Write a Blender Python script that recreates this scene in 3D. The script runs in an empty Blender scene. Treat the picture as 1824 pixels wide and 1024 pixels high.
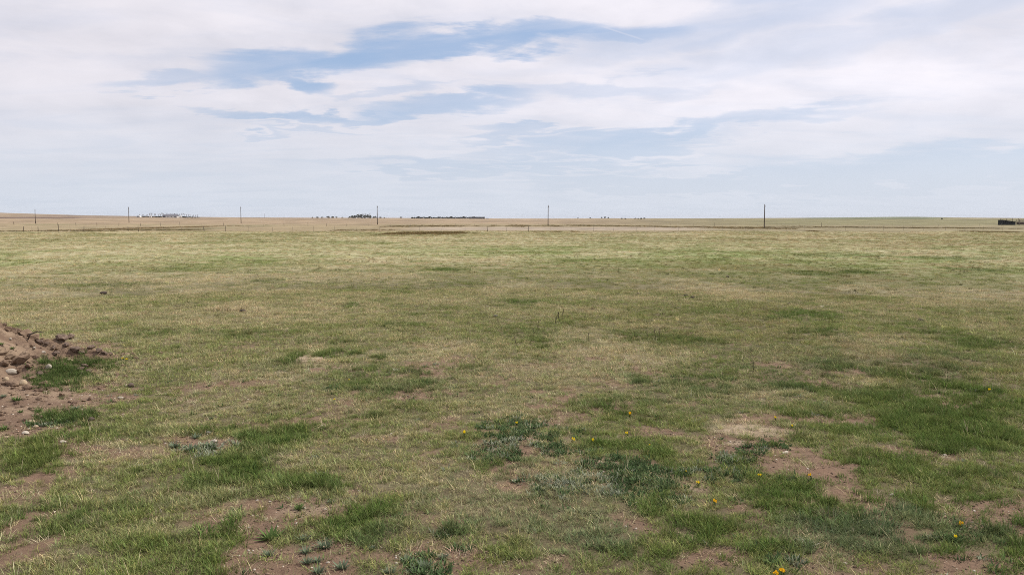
import bpy, bmesh, math, random
import numpy as np
from mathutils import Vector, Matrix

random.seed(7)
RNG = np.random.default_rng(11)
R = math.radians
scene = bpy.context.scene
COL = scene.collection

# ------------------------------------------------------------------ camera
CAM_H = 3.0
FPX = 1431.0                       # focal length in photo pixels (1824 wide)
PITCH = math.atan(123.0 / FPX)
cam_d = bpy.data.cameras.new('camera')
cam_d.sensor_width = 36.0
cam_d.lens = 36.0 * FPX / 1824.0
cam_d.clip_start = 0.1
cam_d.clip_end = 60000
cam = bpy.data.objects.new('camera', cam_d)
COL.objects.link(cam)
cam.location = (0, 0, CAM_H)
cam.rotation_euler = (R(90) - PITCH, 0, 0)
scene.camera = cam

# ------------------------------------------------------------------ sky, sun, exposure
SUN_EL, SUN_AZ = 50.0, 68.0        # azimuth clockwise from the view direction (+Y)
SKY_STRENGTH = 0.10
world = bpy.data.worlds.new('World')
scene.world = world
world.use_nodes = True


class NT:
    """tiny node-graph helper"""
    def __init__(self, tree):
        self.t = tree
        self.t.nodes.clear()

    def n(self, kind, **kw):
        nd = self.t.nodes.new(kind)
        for k, v in kw.items():
            setattr(nd, k, v)
        return nd

    def link(self, a, b):
        self.t.links.new(a, b)

    def put(self, sock, v):
        if isinstance(v, bpy.types.NodeSocket):
            self.t.links.new(v, sock)
        elif v is not None:
            sock.default_value = v

    def m(self, op, a, b=None, c=None, clamp=False):
        nd = self.n('ShaderNodeMath', operation=op, use_clamp=clamp)
        self.put(nd.inputs[0], a)
        if b is not None: self.put(nd.inputs[1], b)
        if c is not None: self.put(nd.inputs[2], c)
        return nd.outputs[0]

    def ramp(self, v, lo, hi, o0=0.0, o1=1.0):
        nd = self.n('ShaderNodeMapRange', interpolation_type='SMOOTHSTEP')
        self.put(nd.inputs[0], v)
        self.put(nd.inputs[1], lo); self.put(nd.inputs[2], hi)
        self.put(nd.inputs[3], o0); self.put(nd.inputs[4], o1)
        return nd.outputs[0]

    def mix(self, f, a, b, blend='MIX'):
        nd = self.n('ShaderNodeMix', data_type='RGBA', blend_type=blend)
        self.put(nd.inputs[0], f)
        for s, v in ((nd.inputs[6], a), (nd.inputs[7], b)):
            if isinstance(v, tuple) and len(v) == 3: v = (*v, 1)
            self.put(s, v)
        return nd.outputs[2]

    def noise(self, vec, scale, detail=4, rough=0.55, dist=0.0, lac=2.0):
        nd = self.n('ShaderNodeTexNoise')
        nd.noise_dimensions = '3D'
        if vec is not None: self.put(nd.inputs['Vector'], vec)
        nd.inputs['Scale'].default_value = scale
        nd.inputs['Detail'].default_value = detail
        nd.inputs['Roughness'].default_value = rough
        nd.inputs['Distortion'].default_value = dist
        nd.inputs['Lacunarity'].default_value = lac
        return nd.outputs[0]

    def comb(self, x, y, z):
        nd = self.n('ShaderNodeCombineXYZ')
        self.put(nd.inputs[0], x); self.put(nd.inputs[1], y); self.put(nd.inputs[2], z)
        return nd.outputs[0]


g = NT(world.node_tree)
tc = g.n('ShaderNodeTexCoord')
sep = g.n('ShaderNodeSeparateXYZ')
g.link(tc.outputs['Generated'], sep.inputs[0])
dx, dy, dz = sep.outputs
sky = g.n('ShaderNodeTexSky')
sky.sky_type = 'NISHITA'
sky.sun_disc = False
sky.sun_elevation = R(SUN_EL)
sky.sun_rotation = R(SUN_AZ)
sky.air_density = 1.0
sky.dust_density = 0.6
sky.ozone_density = 1.2
az = g.m('ARCTAN2', dx, dy)                       # 0 ahead, + right
el = g.m('ARCSINE', dz)
# the cloud deck as a flat sheet seen from below
zc = g.m('ADD', g.m('MAXIMUM', dz, 0.0), 0.10)
cx = g.m('DIVIDE', dx, zc)
cy = g.m('DIVIDE', dy, zc)
deck = g.comb(cx, cy, 0.37)
# sheet noises: long drawn-out streaks plus billowy detail
stre = g.comb(g.m('MULTIPLY_ADD', cy, 0.30, g.m('MULTIPLY', cx, 0.40)), g.m('MULTIPLY_ADD', cx, -0.20, g.m('MULTIPLY', cy, 0.80)), 1.7)
n_str = g.noise(stre, 1.0, 6, 0.50, 0.35)
n_big = g.noise(deck, 0.42, 4, 0.5, 0.2)
n_det = g.noise(deck, 1.9, 7, 0.55, 0.3)
n_fine = g.noise(stre, 3.2, 6, 0.56, 0.6)
# distorted az / el used for the edges of the openings in the deck
waz = g.m('MULTIPLY_ADD', g.m('SUBTRACT', n_det, 0.5), 0.10, az)
wel = g.m('ADD', el, g.m('MULTIPLY_ADD', g.m('SUBTRACT', n_det, 0.5), 0.075, g.m('MULTIPLY', g.m('SUBTRACT', n_fine, 0.5), 0.045)))


def sky_ae(px, py):
    dxp = px - 912
    return math.atan2(dxp, FPX), math.atan2(389 - py, math.hypot(FPX, dxp))


def opening(px, py, rx, ry, tilt, soft=1.0):
    """soft ellipse (1 in its middle) in the sky at a photo position"""
    a0, e0 = sky_ae(px, py)
    c, s = math.cos(tilt), math.sin(tilt)
    da = g.m('SUBTRACT', waz, a0)
    de = g.m('SUBTRACT', wel, e0)
    p = g.m('DIVIDE', g.m('ADD', g.m('MULTIPLY', da, c), g.m('MULTIPLY', de, s)), rx * 1.05 / FPX)
    q = g.m('DIVIDE', g.m('SUBTRACT', g.m('MULTIPLY', de, c), g.m('MULTIPLY', da, s)), ry * 1.18 / FPX)
    r2 = g.m('ADD', g.m('MULTIPLY', p, p), g.m('MULTIPLY', q, q))
    return g.m('MULTIPLY', g.ramp(r2, 1.60, 0.05), soft * .97)


opens = [opening(330, 148, 110, 11, R(8), .72), opening(480, 122, 115, 21, R(12), .95), opening(625, 103, 150, 22, R(9), .97), opening(800, 82, 190, 13, R(6), .92),
         opening(980, 72, 150, 17, R(3), .92), opening(1110, 76, 130, 18, R(2), .72), opening(1260, 62, 240, 30, R(8), 0.42), opening(545, 146, 50, 15, R(-14), .9),
         opening(470, 210, 120, 8, R(-2), .72), opening(640, 210, 170, 9, R(2), .72), opening(790, 196, 160, 15, R(5), 0.66), opening(690, 165, 110, 7, R(6), .4),
         opening(1080, 166, 200, 15, R(2), 0.42), opening(1190, 238, 300, 13, R(5), 0.62), opening(940, 238, 110, 9, R(0), .55),
         opening(1040, 264, 220, 14, R(2), 0.62), opening(1700, 296, 320, 26, R(0), 0.45), opening(900, 296, 300, 12, R(0), 0.5),
         opening(1340, 325, 420, 16, R(0), 0.5), opening(1560, 55, 420, 26, R(9), 0.28), opening(560, 236, 100, 5, R(0), .4)]
gap = opens[0]
for o_ in opens[1:]:
    gap = g.m('MAXIMUM', gap, o_)
# behind and beside the photograph the deck opens at random in the same manner
gap_rand = g.m('MULTIPLY', g.ramp(n_big, 0.60, 0.76), g.ramp(g.m('ABSOLUTE', az), 0.62, 0.95))
gap = g.m('MAXIMUM', gap, gap_rand)
wisp = g.ramp(g.m('ADD', g.m('MULTIPLY', n_str, .45), g.m('MULTIPLY', g.noise(g.comb(g.m('ADD', g.m('MULTIPLY', az, 3.0), el), g.m('SUBTRACT', g.m('MULTIPLY', el, 24.0), g.m('MULTIPLY', az, 3.0)), .8), 1.6, 6, .55, .5), .55)), 0.42, 0.64)
cover = g.m('SUBTRACT', 1.0, g.m('MULTIPLY', gap, g.m('SUBTRACT', 1.0, g.m('MULTIPLY', wisp, 0.42))))
thin = g.ramp(n_fine, 0.28, 0.62, 0.84, 1.0)      # thin places in the sheet
cover = g.m('MULTIPLY', cover, thin, clamp=True)
# low haze near the skyline whitens the blue
low = g.ramp(el, 0.0, 0.17, 0.84, 0.0)
cover = g.m('MAXIMUM', cover, low)
# grey and white relief inside the cloud sheet
relief = g.m('ADD', g.m('MULTIPLY', g.m('SUBTRACT', n_str, 0.5), 0.70), g.m('MULTIPLY', g.m('SUBTRACT', n_det, 0.5), 0.30))
relief = g.m('MULTIPLY', relief, g.ramp(el, 0.02, 0.16, 0.25, 1.0))
puff = g.m('MULTIPLY', g.m('SUBTRACT', g.noise(g.comb(g.m('MULTIPLY', az, 7.0), g.m('MULTIPLY', el, 17.0), 4.2), 1.5, 7, .56, .25), .5), .55)
bright = g.ramp(g.m('ADD', g.m('ADD', relief, puff), 0.5), 0.20, 0.76)
K = 1.0 / SKY_STRENGTH
c_dark = (0.665 * K, 0.660 * K, 0.730 * K)
c_lite = (0.870 * K, 0.840 * K, 0.900 * K)
cloud = g.mix(bright, c_dark, c_lite)
# the sunny (right hand) side of the sheet is a little brighter
side = g.ramp(az, -0.65, 0.5, 0.985, 1.15)
sidec = g.n('ShaderNodeCombineColor')
for i in range(3): g.put(sidec.inputs[i], side)
cloud = g.mix(1.0, cloud, sidec.outputs[0], 'MULTIPLY')
hor = (0.660 * K, 0.720 * K, 0.810 * K)
cloud = g.mix(g.ramp(el, 0.0, 0.17, 0.85, 0.0), cloud, hor)
blue = g.mix(0.60, sky.outputs[0], (0.375 * K, 0.535 * K, 0.830 * K))
final = g.mix(cover, blue, cloud)
# thin vapour trail
a1, e1 = sky_ae(1066, 56); a2, e2 = sky_ae(1142, 80)
L = math.hypot(a2 - a1, e2 - e1); ux, uy = (a2 - a1) / L, (e2 - e1) / L
ta = g.m('ADD', g.m('MULTIPLY', g.m('SUBTRACT', az, a1), ux), g.m('MULTIPLY', g.m('SUBTRACT', el, e1), uy))
tb = g.m('ABSOLUTE', g.m('SUBTRACT', g.m('MULTIPLY', g.m('SUBTRACT', az, a1), -uy), g.m('MULTIPLY', g.m('SUBTRACT', el, e1), -ux)))
trail = g.m('MULTIPLY', g.ramp(tb, 0.0014, 0.0003), g.m('MULTIPLY', g.ramp(ta, -0.004, 0.012), g.ramp(ta, L + 0.008, L - 0.012)))
final = g.mix(g.m('MULTIPLY', trail, 0.22), final, c_lite)
bg = g.n('ShaderNodeBackground')
bg.inputs['Strength'].default_value = SKY_STRENGTH
g.link(final, bg.inputs['Color'])
wo = g.n('ShaderNodeOutputWorld')
g.link(bg.outputs[0], wo.inputs['Surface'])

sun_d = bpy.data.lights.new('sun', 'SUN')
sun_d.energy = 4.3
sun_d.angle = R(0.8)
sun_d.color = (1.0, 0.95, 0.87)
sun = bpy.data.objects.new('sun', sun_d)
COL.objects.link(sun)
sdir = Vector((math.sin(R(SUN_AZ)) * math.cos(R(SUN_EL)), math.cos(R(SUN_AZ)) * math.cos(R(SUN_EL)), math.sin(R(SUN_EL))))
sun.rotation_euler = (-sdir).to_track_quat('-Z', 'Y').to_euler()
sun.location = (60, 20, 80)

scene.view_settings.view_transform = 'Standard'
scene.view_settings.look = 'None'
scene.view_settings.exposure = 0.0
scene.view_settings.gamma = 1.0
scene.view_settings.use_curve_mapping = False
scene.render.engine = 'CYCLES'
scene.cycles.max_bounces = 6
scene.cycles.diffuse_bounces = 3
scene.cycles.transmission_bounces = 3
scene.cycles.volume_bounces = 0
scene.cycles.use_denoising = False
scene.cycles.use_adaptive_sampling = False
scene.cycles.filter_width = 0.95

# ------------------------------------------------------------------ numpy helpers
def _hash(ix, iy, seed):
    h = (ix.astype(np.int64) * 374761393 + iy.astype(np.int64) * 668265263 + seed * 1442695041) & 0xFFFFFFFF
    h = ((h ^ (h >> 13)) * 1274126177) & 0xFFFFFFFF
    h = h ^ (h >> 16)
    return (h & 0xFFFF) / 65535.0


def vnoise(x, y, seed=0):
    ix, iy = np.floor(x), np.floor(y)
    fx, fy = x - ix, y - iy
    fx = fx * fx * fx * (fx * (fx * 6 - 15) + 10); fy = fy * fy * fy * (fy * (fy * 6 - 15) + 10)
    a = _hash(ix, iy, seed); b = _hash(ix + 1, iy, seed); c = _hash(ix, iy + 1, seed); d = _hash(ix + 1, iy + 1, seed)
    return (a * (1 - fx) + b * fx) * (1 - fy) + (c * (1 - fx) + d * fx) * fy


def fbm(x, y, seed=0, octaves=4, gain=0.5):
    """0..1, mean about 0.5"""
    s = np.zeros_like(x, dtype=np.float64); a = 1.0; tot = 0.0
    cr, sr = math.cos(0.6), math.sin(0.6)
    for o in range(octaves):
        s += a * vnoise(x, y, seed + o * 17); tot += a
        x, y = (cr * x - sr * y) * 2.03 + 5.1, (sr * x + cr * y) * 2.03 + 1.7
        a *= gain
    return s / tot


def sstep(v, a, b):
    t = np.clip((v - a) / (b - a), 0, 1)
    return t * t * (3 - 2 * t)


CP, SP = math.cos(PITCH), math.sin(PITCH)


def project(X, Y, Z):
    """world -> photo pixel"""
    zc = Y * CP + (CAM_H - Z) * SP
    zc = np.where(np.abs(zc) < 1e-3, 1e-3, zc)
    return 912 + FPX * X / zc, 512 + FPX * ((CAM_H - Z) * CP - Y * SP) / zc


def ground_pt(px, py):
    """photo pixel -> flat ground"""
    u, v = px - 912, py - 512
    d = (u, -v * SP + FPX * CP, -v * CP - FPX * SP)
    t = CAM_H / -d[2]
    return d[0] * t, d[1] * t


# far skyline in photo pixels
HX = np.array([-400, 0, 60, 150, 230, 350, 430, 560, 700, 860, 905, 1000, 1080, 1200, 1330, 1420, 1500, 1580, 1630, 1700, 1824, 2300], float)
HY = np.array([379, 381, 382.3, 384.3, 385.3, 386.6, 387.4, 388.0, 388.2, 389.2, 389.9, 389.8, 388.9, 389.2, 388.6, 388.2, 387.6, 386.7, 386.6, 387.8, 388.6, 388.5])


def ground_z(X, Y):
    X = np.asarray(X, float); Y = np.asarray(Y, float)
    r = np.hypot(X, Y)
    az_ = np.arctan2(X, np.maximum(Y, 1e-6))
    u = 912 + FPX * np.tan(np.clip(az_, -0.9, 0.9))
    tgt = CAM_H + (389 - np.interp(u, HX, HY)) / FPX * 5000.0
    t = np.clip((r - 350) / 4650.0, 0, 1) ** 0.72
    front = sstep(Y, -50, 300)
    z = tgt * t * front
    fade = 1 - sstep(r, 300, 900)
    z = z + ((fbm(X / 30, Y / 30, 3, 3) - .5) * 0.22 + (fbm(X / 5, Y / 5, 9, 3) - .5) * 0.10 + (fbm(X / .55, Y / .55, 21, 3) - .5) * 0.045) * fade
    z = z + (fbm(X / 0.11, Y / 0.11, 31, 2) - .5) * 0.016 * (1 - sstep(r, 12, 22))
    return z


def gz1(x, y):
    return float(ground_z(np.array([x]), np.array([y]))[0])


def ray_r(px, py, rmin=60, rmax=5000):
    """distance along a photo column at which the ground shows at row py"""
    rr = np.geomspace(rmin, rmax, 900)
    a_ = math.atan2(px - 912, FPX * 1.0)
    X = rr * math.sin(a_); Y = rr * math.cos(a_)
    u, v = project(X, Y, ground_z(X, Y))
    k = np.argmax(v <= py)
    if v[k] > py: k = len(rr) - 1
    return float(X[k]), float(Y[k]), float(rr[k])


# ------------------------------------------------------------------ where what grows (photo px centre, half sizes)
SOIL = [(370, 788, 95, 15, 1), (125, 797, 80, 15, 1), (745, 702, 48, 11, .8), (575, 765, 38, 7, .6), (690, 771, 62, 7, .7), (165, 830, 60, 12, .3),
        (640, 862, 32, 14, .7), (515, 915, 100, 30, 1), (545, 988, 150, 42, 1), (765, 1000, 80, 32, .9), (730, 985, 40, 14, .8), (800, 928, 60, 12, .45), (905, 796, 26, 10, .9),
        (960, 752, 36, 14, .6), (1078, 822, 32, 9, .9), (1150, 842, 30, 22, .8), (1175, 772, 62, 11, .7), (1290, 800, 60, 22, .9),
        (1385, 830, 70, 12, .8), (1480, 850, 55, 8, .7), (1160, 945, 42, 26, .7), (1275, 1005, 70, 24, .8), (1365, 938, 60, 12, .7), (1240, 868, 30, 15, .6), (1320, 910, 26, 10, .6),
        (1790, 925, 110, 30, 1), (1760, 1000, 110, 32, 1), (1110, 840, 80, 26, .6), (940, 780, 60, 24, .5), (1420, 838, 110, 16, .6), (300, 800, 60, 12, .5), (1590, 905, 40, 14, .5), (950, 1000, 90, 20, .4), (560, 660, 24, 5, .8), (925, 815, 20, 6, .6), (880, 858, 40, 8, .3),
        (50, 735, 150, 44, 1), (20, 690, 110, 34, 1), (75, 635, 140, 24, .8), (160, 660, 28, 10, .6), (5, 870, 25, 14, .6), (60, 920, 50, 14, .4), (1300, 960, 80, 8, .4),
        (447, 705, 12, 10, .5), (940, 855, 30, 10, .3), (1440, 1010, 70, 14, .4), (1520, 1000, 60, 10, .4), (1090, 640, 90, 6, .35), (1010, 632, 40, 6, .4), (1500, 690, 50, 6, .3), (1680, 900, 80, 14, .4)]
STRAW = [(555, 640, 32, 8, 1.2), (1345, 765, 60, 14, 1.2), (410, 548, 40, 10, 1), (300, 560, 300, 22, .6), (50, 570, 120, 16, .8), (330, 495, 360, 10, .6), (700, 458, 200, 7, .4), (60, 590, 80, 18, .5),
         (1340, 525, 130, 18, .6), (1500, 545, 120, 14, .6), (1680, 520, 160, 14, .5), (1180, 505, 80, 12, .4), (1720, 500, 120, 8, .4), (1560, 610, 120, 8, .4), (1010, 600, 40, 8, .5),
         (240, 800, 70, 16, .6), (200, 880, 200, 30, .4), (250, 930, 120, 25, .5), (960, 880, 170, 50, .3), (1340, 690, 80, 14, .4), (1640, 860, 70, 14, .3), (1560, 690, 90, 12, .3), (820, 620, 60, 12, .3),
         (110, 640, 30, 5, .5), (1660, 600, 90, 14, .3), (300, 440, 300, 8, .3), (1140, 530, 90, 8, .5), (1620, 690, 60, 10, .4)]
LUSH = [(520, 640, 28, 10, 1), (592, 633, 34, 8, 1), (640, 655, 50, 16, .5), (440, 812, 36, 10, 1), (340, 828, 70, 10, .8), (380, 762, 110, 7, .8), (60, 815, 46, 20, .6), (120, 748, 44, 13, .9), (110, 672, 42, 22, 1),
        (560, 862, 60, 18, 1), (640, 905, 55, 22, .9), (650, 950, 60, 16, .9), (380, 935, 60, 26, .7), (790, 958, 46, 15, .8), (1180, 888, 40, 16, .9), (1235, 935, 80, 32, 1), (1130, 797, 85, 16, .9), (1200, 828, 50, 18, .8), (1345, 795, 50, 12, .9),
        (1450, 880, 130, 24, 1), (1560, 950, 110, 36, .7), (1650, 715, 260, 34, .55), (1690, 790, 90, 18, .9), (1420, 920, 60, 14, .6), (1170, 605, 70, 11, .7), (1430, 560, 60, 8, .9), (1180, 590, 80, 6, .5), (1520, 760, 160, 30, .5),
        (960, 608, 20, 10, .8), (970, 640, 26, 12, .5), (700, 510, 200, 10, .3), (880, 985, 50, 20, .4), (1380, 985, 70, 20, .9), (1200, 740, 160, 14, .4), (470, 780, 60, 10, .6), (1750, 850, 100, 20, .5), (800, 480, 30, 4, .8),
        (1150, 677, 26, 8, .8), (930, 540, 36, 5, .6), (625, 545, 20, 3, .8), (220, 508, 90, 5, .6), (1460, 487, 60, 4, .7), (1530, 484, 40, 4, .8), (1740, 480, 50, 4, .6), (1500, 455, 80, 4, .4), (1690, 460, 90, 4, .5), (480, 502, 40, 4, .6), (270, 480, 120, 5, .3), (1150, 990, 30, 20, .7), (1620, 760, 280, 40, .7), (1100, 960, 60, 30, .5), (1290, 830, 60, 14, .7), (1560, 830, 120, 26, .6), (1060, 770, 70, 12, .5), (1260, 980, 60, 16, .6), (1500, 900, 160, 22, .6), (470, 840, 120, 22, .45), (200, 850, 140, 26, .25), (330, 990, 140, 30, .3), (960, 600, 120, 18, .4), (1250, 660, 160, 16, .3)]
FORB = [(1100, 856, 130, 36, .7), (1180, 840, 80, 24, .6), (940, 785, 100, 34, .6), (930, 768, 70, 22, .9), (950, 800, 70, 16, .9), (1120, 850, 90, 30, .9), (1110, 880, 60, 18, .8), (1060, 832, 40, 10, .8), (1330, 822, 50, 18, 1), (1390, 800, 40, 12, .6), (370, 800, 70, 10, .8), (1290, 845, 40, 16, .6), (1400, 850, 50, 8, .5),
        (1000, 800, 60, 10, .6), (1410, 1000, 60, 16, .6), (1380, 965, 60, 12, .4), (100, 750, 30, 10, .8), (750, 1010, 50, 16, .6), (800, 975, 60, 10, .3), (1700, 970, 60, 14, .3), (620, 690, 40, 10, .3), (1720, 990, 70, 12, .3)]
GREYG = [(980, 890, 220, 60, .9), (870, 810, 90, 30, .5), (900, 960, 140, 40, .6), (1560, 955, 150, 40, .9), (1500, 640, 260, 30, .5), (900, 680, 300, 40, .3), (760, 960, 100, 40, .5), (500, 720, 200, 14, .2), (1750, 970, 90, 20, .6), (1240, 700, 260, 30, .4)]


PALE = [(555, 640, 34, 9, 1), (1342, 766, 62, 15, 1), (1090, 824, 36, 8, .7), (545, 905, 60, 14, .5), (1310, 792, 20, 6, .7), (1240, 868, 24, 8, .5)]


def mask(lst, X, Y, warp=0.28, seed=50, ragged=1.7):
    wx = X + (fbm(X / .8, Y / .8, seed, 3) - .5) * 2 * warp
    wy = Y + (fbm(X / .8 + 31, Y / .8 + 7, seed + 5, 3) - .5) * 2 * warp * 1.6
    out = np.zeros_like(X)
    n = fbm(X / .35, Y / .35, seed + 9, 3) - .5
    for (px, py, rx, ry, s) in lst:
        cx_, cy_ = ground_pt(px, py)
        k = math.hypot(CAM_H, cy_)
        rxw = rx / FPX * k
        ryw = 0.5 * (ground_pt(px, py - ry)[1] - ground_pt(px, py + ry)[1])
        sel = (np.abs(X - cx_) < rxw * 2 + 1) & (np.abs(Y - cy_) < ryw * 2 + 1)
        if not sel.any(): continue
        q = np.sqrt(((wx[sel] - cx_) / rxw) ** 2 + ((wy[sel] - cy_) / ryw) ** 2) + n[sel] * ragged
        out[sel] = np.maximum(out[sel], s * (1 - sstep(q, 0.55, 1.25)))
    return out


def pale_mask(X, Y):
    return mask(PALE, X, Y, .12, 66, 1.0)


def grow(X, Y):
    """albedo weights of the pasture at world positions"""
    r = np.hypot(X, Y)
    soil = np.maximum(mask(SOIL, X, Y, .22, 50), pale_mask(X, Y))
    straw = mask(STRAW, X, Y, .4, 80)
    lush = mask(LUSH, X, Y, .3, 110, 1.3)
    forb = mask(FORB, X, Y, .25, 140, 1.3)
    grey = mask(GREYG, X, Y, .6, 170)
    # natural patchiness at several sizes
    big = fbm(X / 9 + 3, Y / 14, 201, 4) - .5
    med = fbm(X / 2.2, Y / 2.2, 211, 4) - .5
    sml = fbm(X / .5, Y / .5, 221, 3) - .5
    leftdry = sstep(-X / np.maximum(Y, 1), -0.35, 0.6) * sstep(r, 12, 30)
    rgt = sstep(X / np.maximum(Y, 1), -.1, .5)
    base = np.interp(r, [6, 10, 16, 24, 40, 80, 180], [-.18, -.13, .07, .32, .46, .58, .74])
    straw = np.clip(straw * .9 + base + .12 * leftdry + 1.7 * big + 1.5 * med + .9 * sml - .4 * lush, 0, 1.3)
    lush = np.clip(lush + np.clip(.47 + .10 * rgt - fbm(X / 1.6 + 9, Y / 1.6, 231, 4), 0, 1) * 3.0 * (1 - .75 * sstep(r, 16, 40)) + .35 * sml, 0, 1.2)
    lush = lush * (1 - .65 * sstep(r, 80, 140))
    soil = np.clip(soil + np.clip(fbm(X / .9 + 40, Y / .9, 241, 4) - .555, 0, 1) * 4.0 * (1 - sstep(r, 14, 25)), 0, 1)
    return soil, straw, lush, forb, grey


G_MID = np.array([.184, .226, .074]); G_LUSH = np.array([.086, .138, .037]); G_GREY = np.array([.175, .212, .115])
C_STRAW = np.array([.430, .382, .236]); C_SOIL = np.array([.180, .120, .082]); C_THATCH = np.array([.125, .103, .060]); C_BROWN = np.array([.250, .195, .110])


def lerp(a, b, t):
    return a + (b - a) * t[..., None]


# ------------------------------------------------------------------ object helpers
def new_obj(name, mesh, mat=None, parent=None, loc=None):
    o = bpy.data.objects.new(name, mesh)
    COL.objects.link(o)
    if mat is not None and mesh is not None:
        if len(mesh.materials) == 0: mesh.materials.append(mat)
    if parent is not None: o.parent = parent
    if loc is not None: o.location = loc
    return o


def tag(o, label=None, cat=None, group=None, kind=None):
    for k, v in (('label', label), ('category', cat), ('group', group), ('kind', kind)):
        if v: o[k] = v
    return o


def empty(name, loc, rz=0.0):
    o = bpy.data.objects.new(name, None)
    COL.objects.link(o)
    o.empty_display_size = 0.1
    o.location = loc
    o.rotation_euler = (0, 0, rz)
    return o


def mesh_from(name, verts, faces, smooth=False, col=None):
    me = bpy.data.meshes.new(name)
    me.from_pydata([tuple(v) for v in verts], [], faces)
    if smooth:
        for p in me.polygons: p.use_smooth = True
    if col is not None:
        a = me.color_attributes.new('tone', 'FLOAT_COLOR', 'POINT')
        c = np.ones((len(verts), 4), np.float32); c[:, :3] = np.asarray(col)
        a.data.foreach_set('color', c.ravel())
    return me


class MB:
    """collects boxes, tubes and blades into one mesh"""
    def __init__(self):
        self.v = []; self.f = []; self.c = []

    def _add(self, vs, fs, c=(1, 1, 1)):
        b = len(self.v)
        self.v += [tuple(p) for p in vs]
        self.f += [tuple(b + i for i in f) for f in fs]
        self.c += [c] * len(vs)

    def box(self, c, s, rz=0.0, top=None):
        x, y, z = s[0] / 2, s[1] / 2, s[2] / 2
        vs = []
        for k, (a, b, d) in enumerate([(-x, -y, -z), (x, -y, -z), (x, y, -z), (-x, y, -z), (-x, -y, z), (x, -y, z), (x, y, z), (-x, y, z)]):
            q = Matrix.Rotation(rz, 3, 'Z') @ Vector((a, b, d))
            vs.append((q.x + c[0], q.y + c[1], q.z + c[2]))
        self._add(vs, [(0, 3, 2, 1), (4, 5, 6, 7), (0, 1, 5, 4), (1, 2, 6, 5), (2, 3, 7, 6), (3, 0, 4, 7)])

    def tube(self, pts, rads, n=6, c=(1, 1, 1), cap=True):
        pts = [Vector(p) for p in pts]
        vs = []; fs = []
        for i, p in enumerate(pts):
            d = (pts[min(i + 1, len(pts) - 1)] - pts[max(i - 1, 0)])
            if d.length < 1e-9: d = Vector((0, 0, 1))
            d.normalize()
            a = d.orthogonal().normalized() if abs(d.z) < .9 else (Vector((1, 0, 0)) - d * d.x).normalized()
            b = d.cross(a)
            for k in range(n):
                t = 2 * math.pi * k / n
                vs.append(p + (a * math.cos(t) + b * math.sin(t)) * rads[i])
        for i in range(len(pts) - 1):
            for k in range(n):
                k2 = (k + 1) % n
                fs.append((i * n + k, i * n + k2, (i + 1) * n + k2, (i + 1) * n + k))
        if cap:
            fs.append(tuple(range(n - 1, -1, -1)))
            fs.append(tuple((len(pts) - 1) * n + k for k in range(n)))
        self._add(vs, fs, c)

    def blade(self, base, az_, length, lean, curve, width, segs=3, c=(1, 1, 1), c_tip=None, fold=0.0):
        """tapered leaf strip bending over in direction az_"""
        x, y, z = base
        ang = lean; st = length / segs
        side = Vector((-math.sin(az_), math.cos(az_), 0))
        vs = []; cs = []
        p = Vector((x, y, z))
        for i in range(segs + 1):
            t = i / segs
            w = width * (1 - t ** 1.6) * (.75 + .5 * math.sin(math.pi * min(t * 1.3, 1)))
            cc = tuple(c[k] + ((c_tip or c)[k] - c[k]) * t for k in range(3))
            if i < segs:
                vs += [p - side * w / 2, p + side * w / 2]; cs += [cc, cc]
            else:
                vs.append(p.copy()); cs.append(cc)
            d = Vector((math.cos(az_) * math.sin(ang), math.sin(az_) * math.sin(ang), math.cos(ang)))
            p = p + d * st
            ang += curve / segs
        b = len(self.v)
        self.v += [tuple(q) for q in vs]; self.c += cs
        for i in range(segs - 1):
            self.f.append((b + 2 * i, b + 2 * i + 1, b + 2 * i + 3, b + 2 * i + 2))
        i = segs - 1
        self.f.append((b + 2 * i, b + 2 * i + 1, b + 2 * i + 2))

    def mesh(self, name, smooth=False, tone=False):
        return mesh_from(name, self.v, self.f, smooth, self.c if tone else None)

    def build(self, name, mat, parent=None, smooth=False, tone=False, loc=None):
        return new_obj(name, self.mesh(name, smooth, tone), mat, parent, loc)


# ------------------------------------------------------------------ materials
def mat_new(name):
    m = bpy.data.materials.new(name)
    m.use_nodes = True
    return m, NT(m.node_tree)


def finish(g, shader):
    out = g.n('ShaderNodeOutputMaterial')
    g.link(shader, out.inputs['Surface'])


def simple_mat(name, c1, c2, scale=3.0, rough=0.85, bump=0.3, stretch=(1, 1, 1), detail=5, metallic=0.0, bscale=None):
    m, g = mat_new(name)
    t = g.n('ShaderNodeTexCoord')
    mp = g.n('ShaderNodeMapping')
    mp.inputs['Scale'].default_value = stretch
    g.link(t.outputs['Object'], mp.inputs[0])
    n1 = g.noise(mp.outputs[0], scale, detail, .6, .3)
    n2 = g.noise(mp.outputs[0], (bscale or scale * 5), 4, .6)
    b = g.n('ShaderNodeBsdfPrincipled')
    f = g.ramp(g.m('MULTIPLY_ADD', n2, .35, g.m('MULTIPLY', n1, .65)), .32, .68)
    g.put(b.inputs['Base Color'], g.mix(f, c1, c2))
    b.inputs['Roughness'].default_value = rough
    b.inputs['Metallic'].default_value = metallic
    b.inputs['Specular IOR Level'].default_value = 0.25
    bp = g.n('ShaderNodeBump')
    bp.inputs['Strength'].default_value = bump
    bp.inputs['Distance'].default_value = 0.02
    g.link(n2, bp.inputs['Height'])
    g.link(bp.outputs[0], b.inputs['Normal'])
    finish(g, b.outputs[0])
    return m


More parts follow.
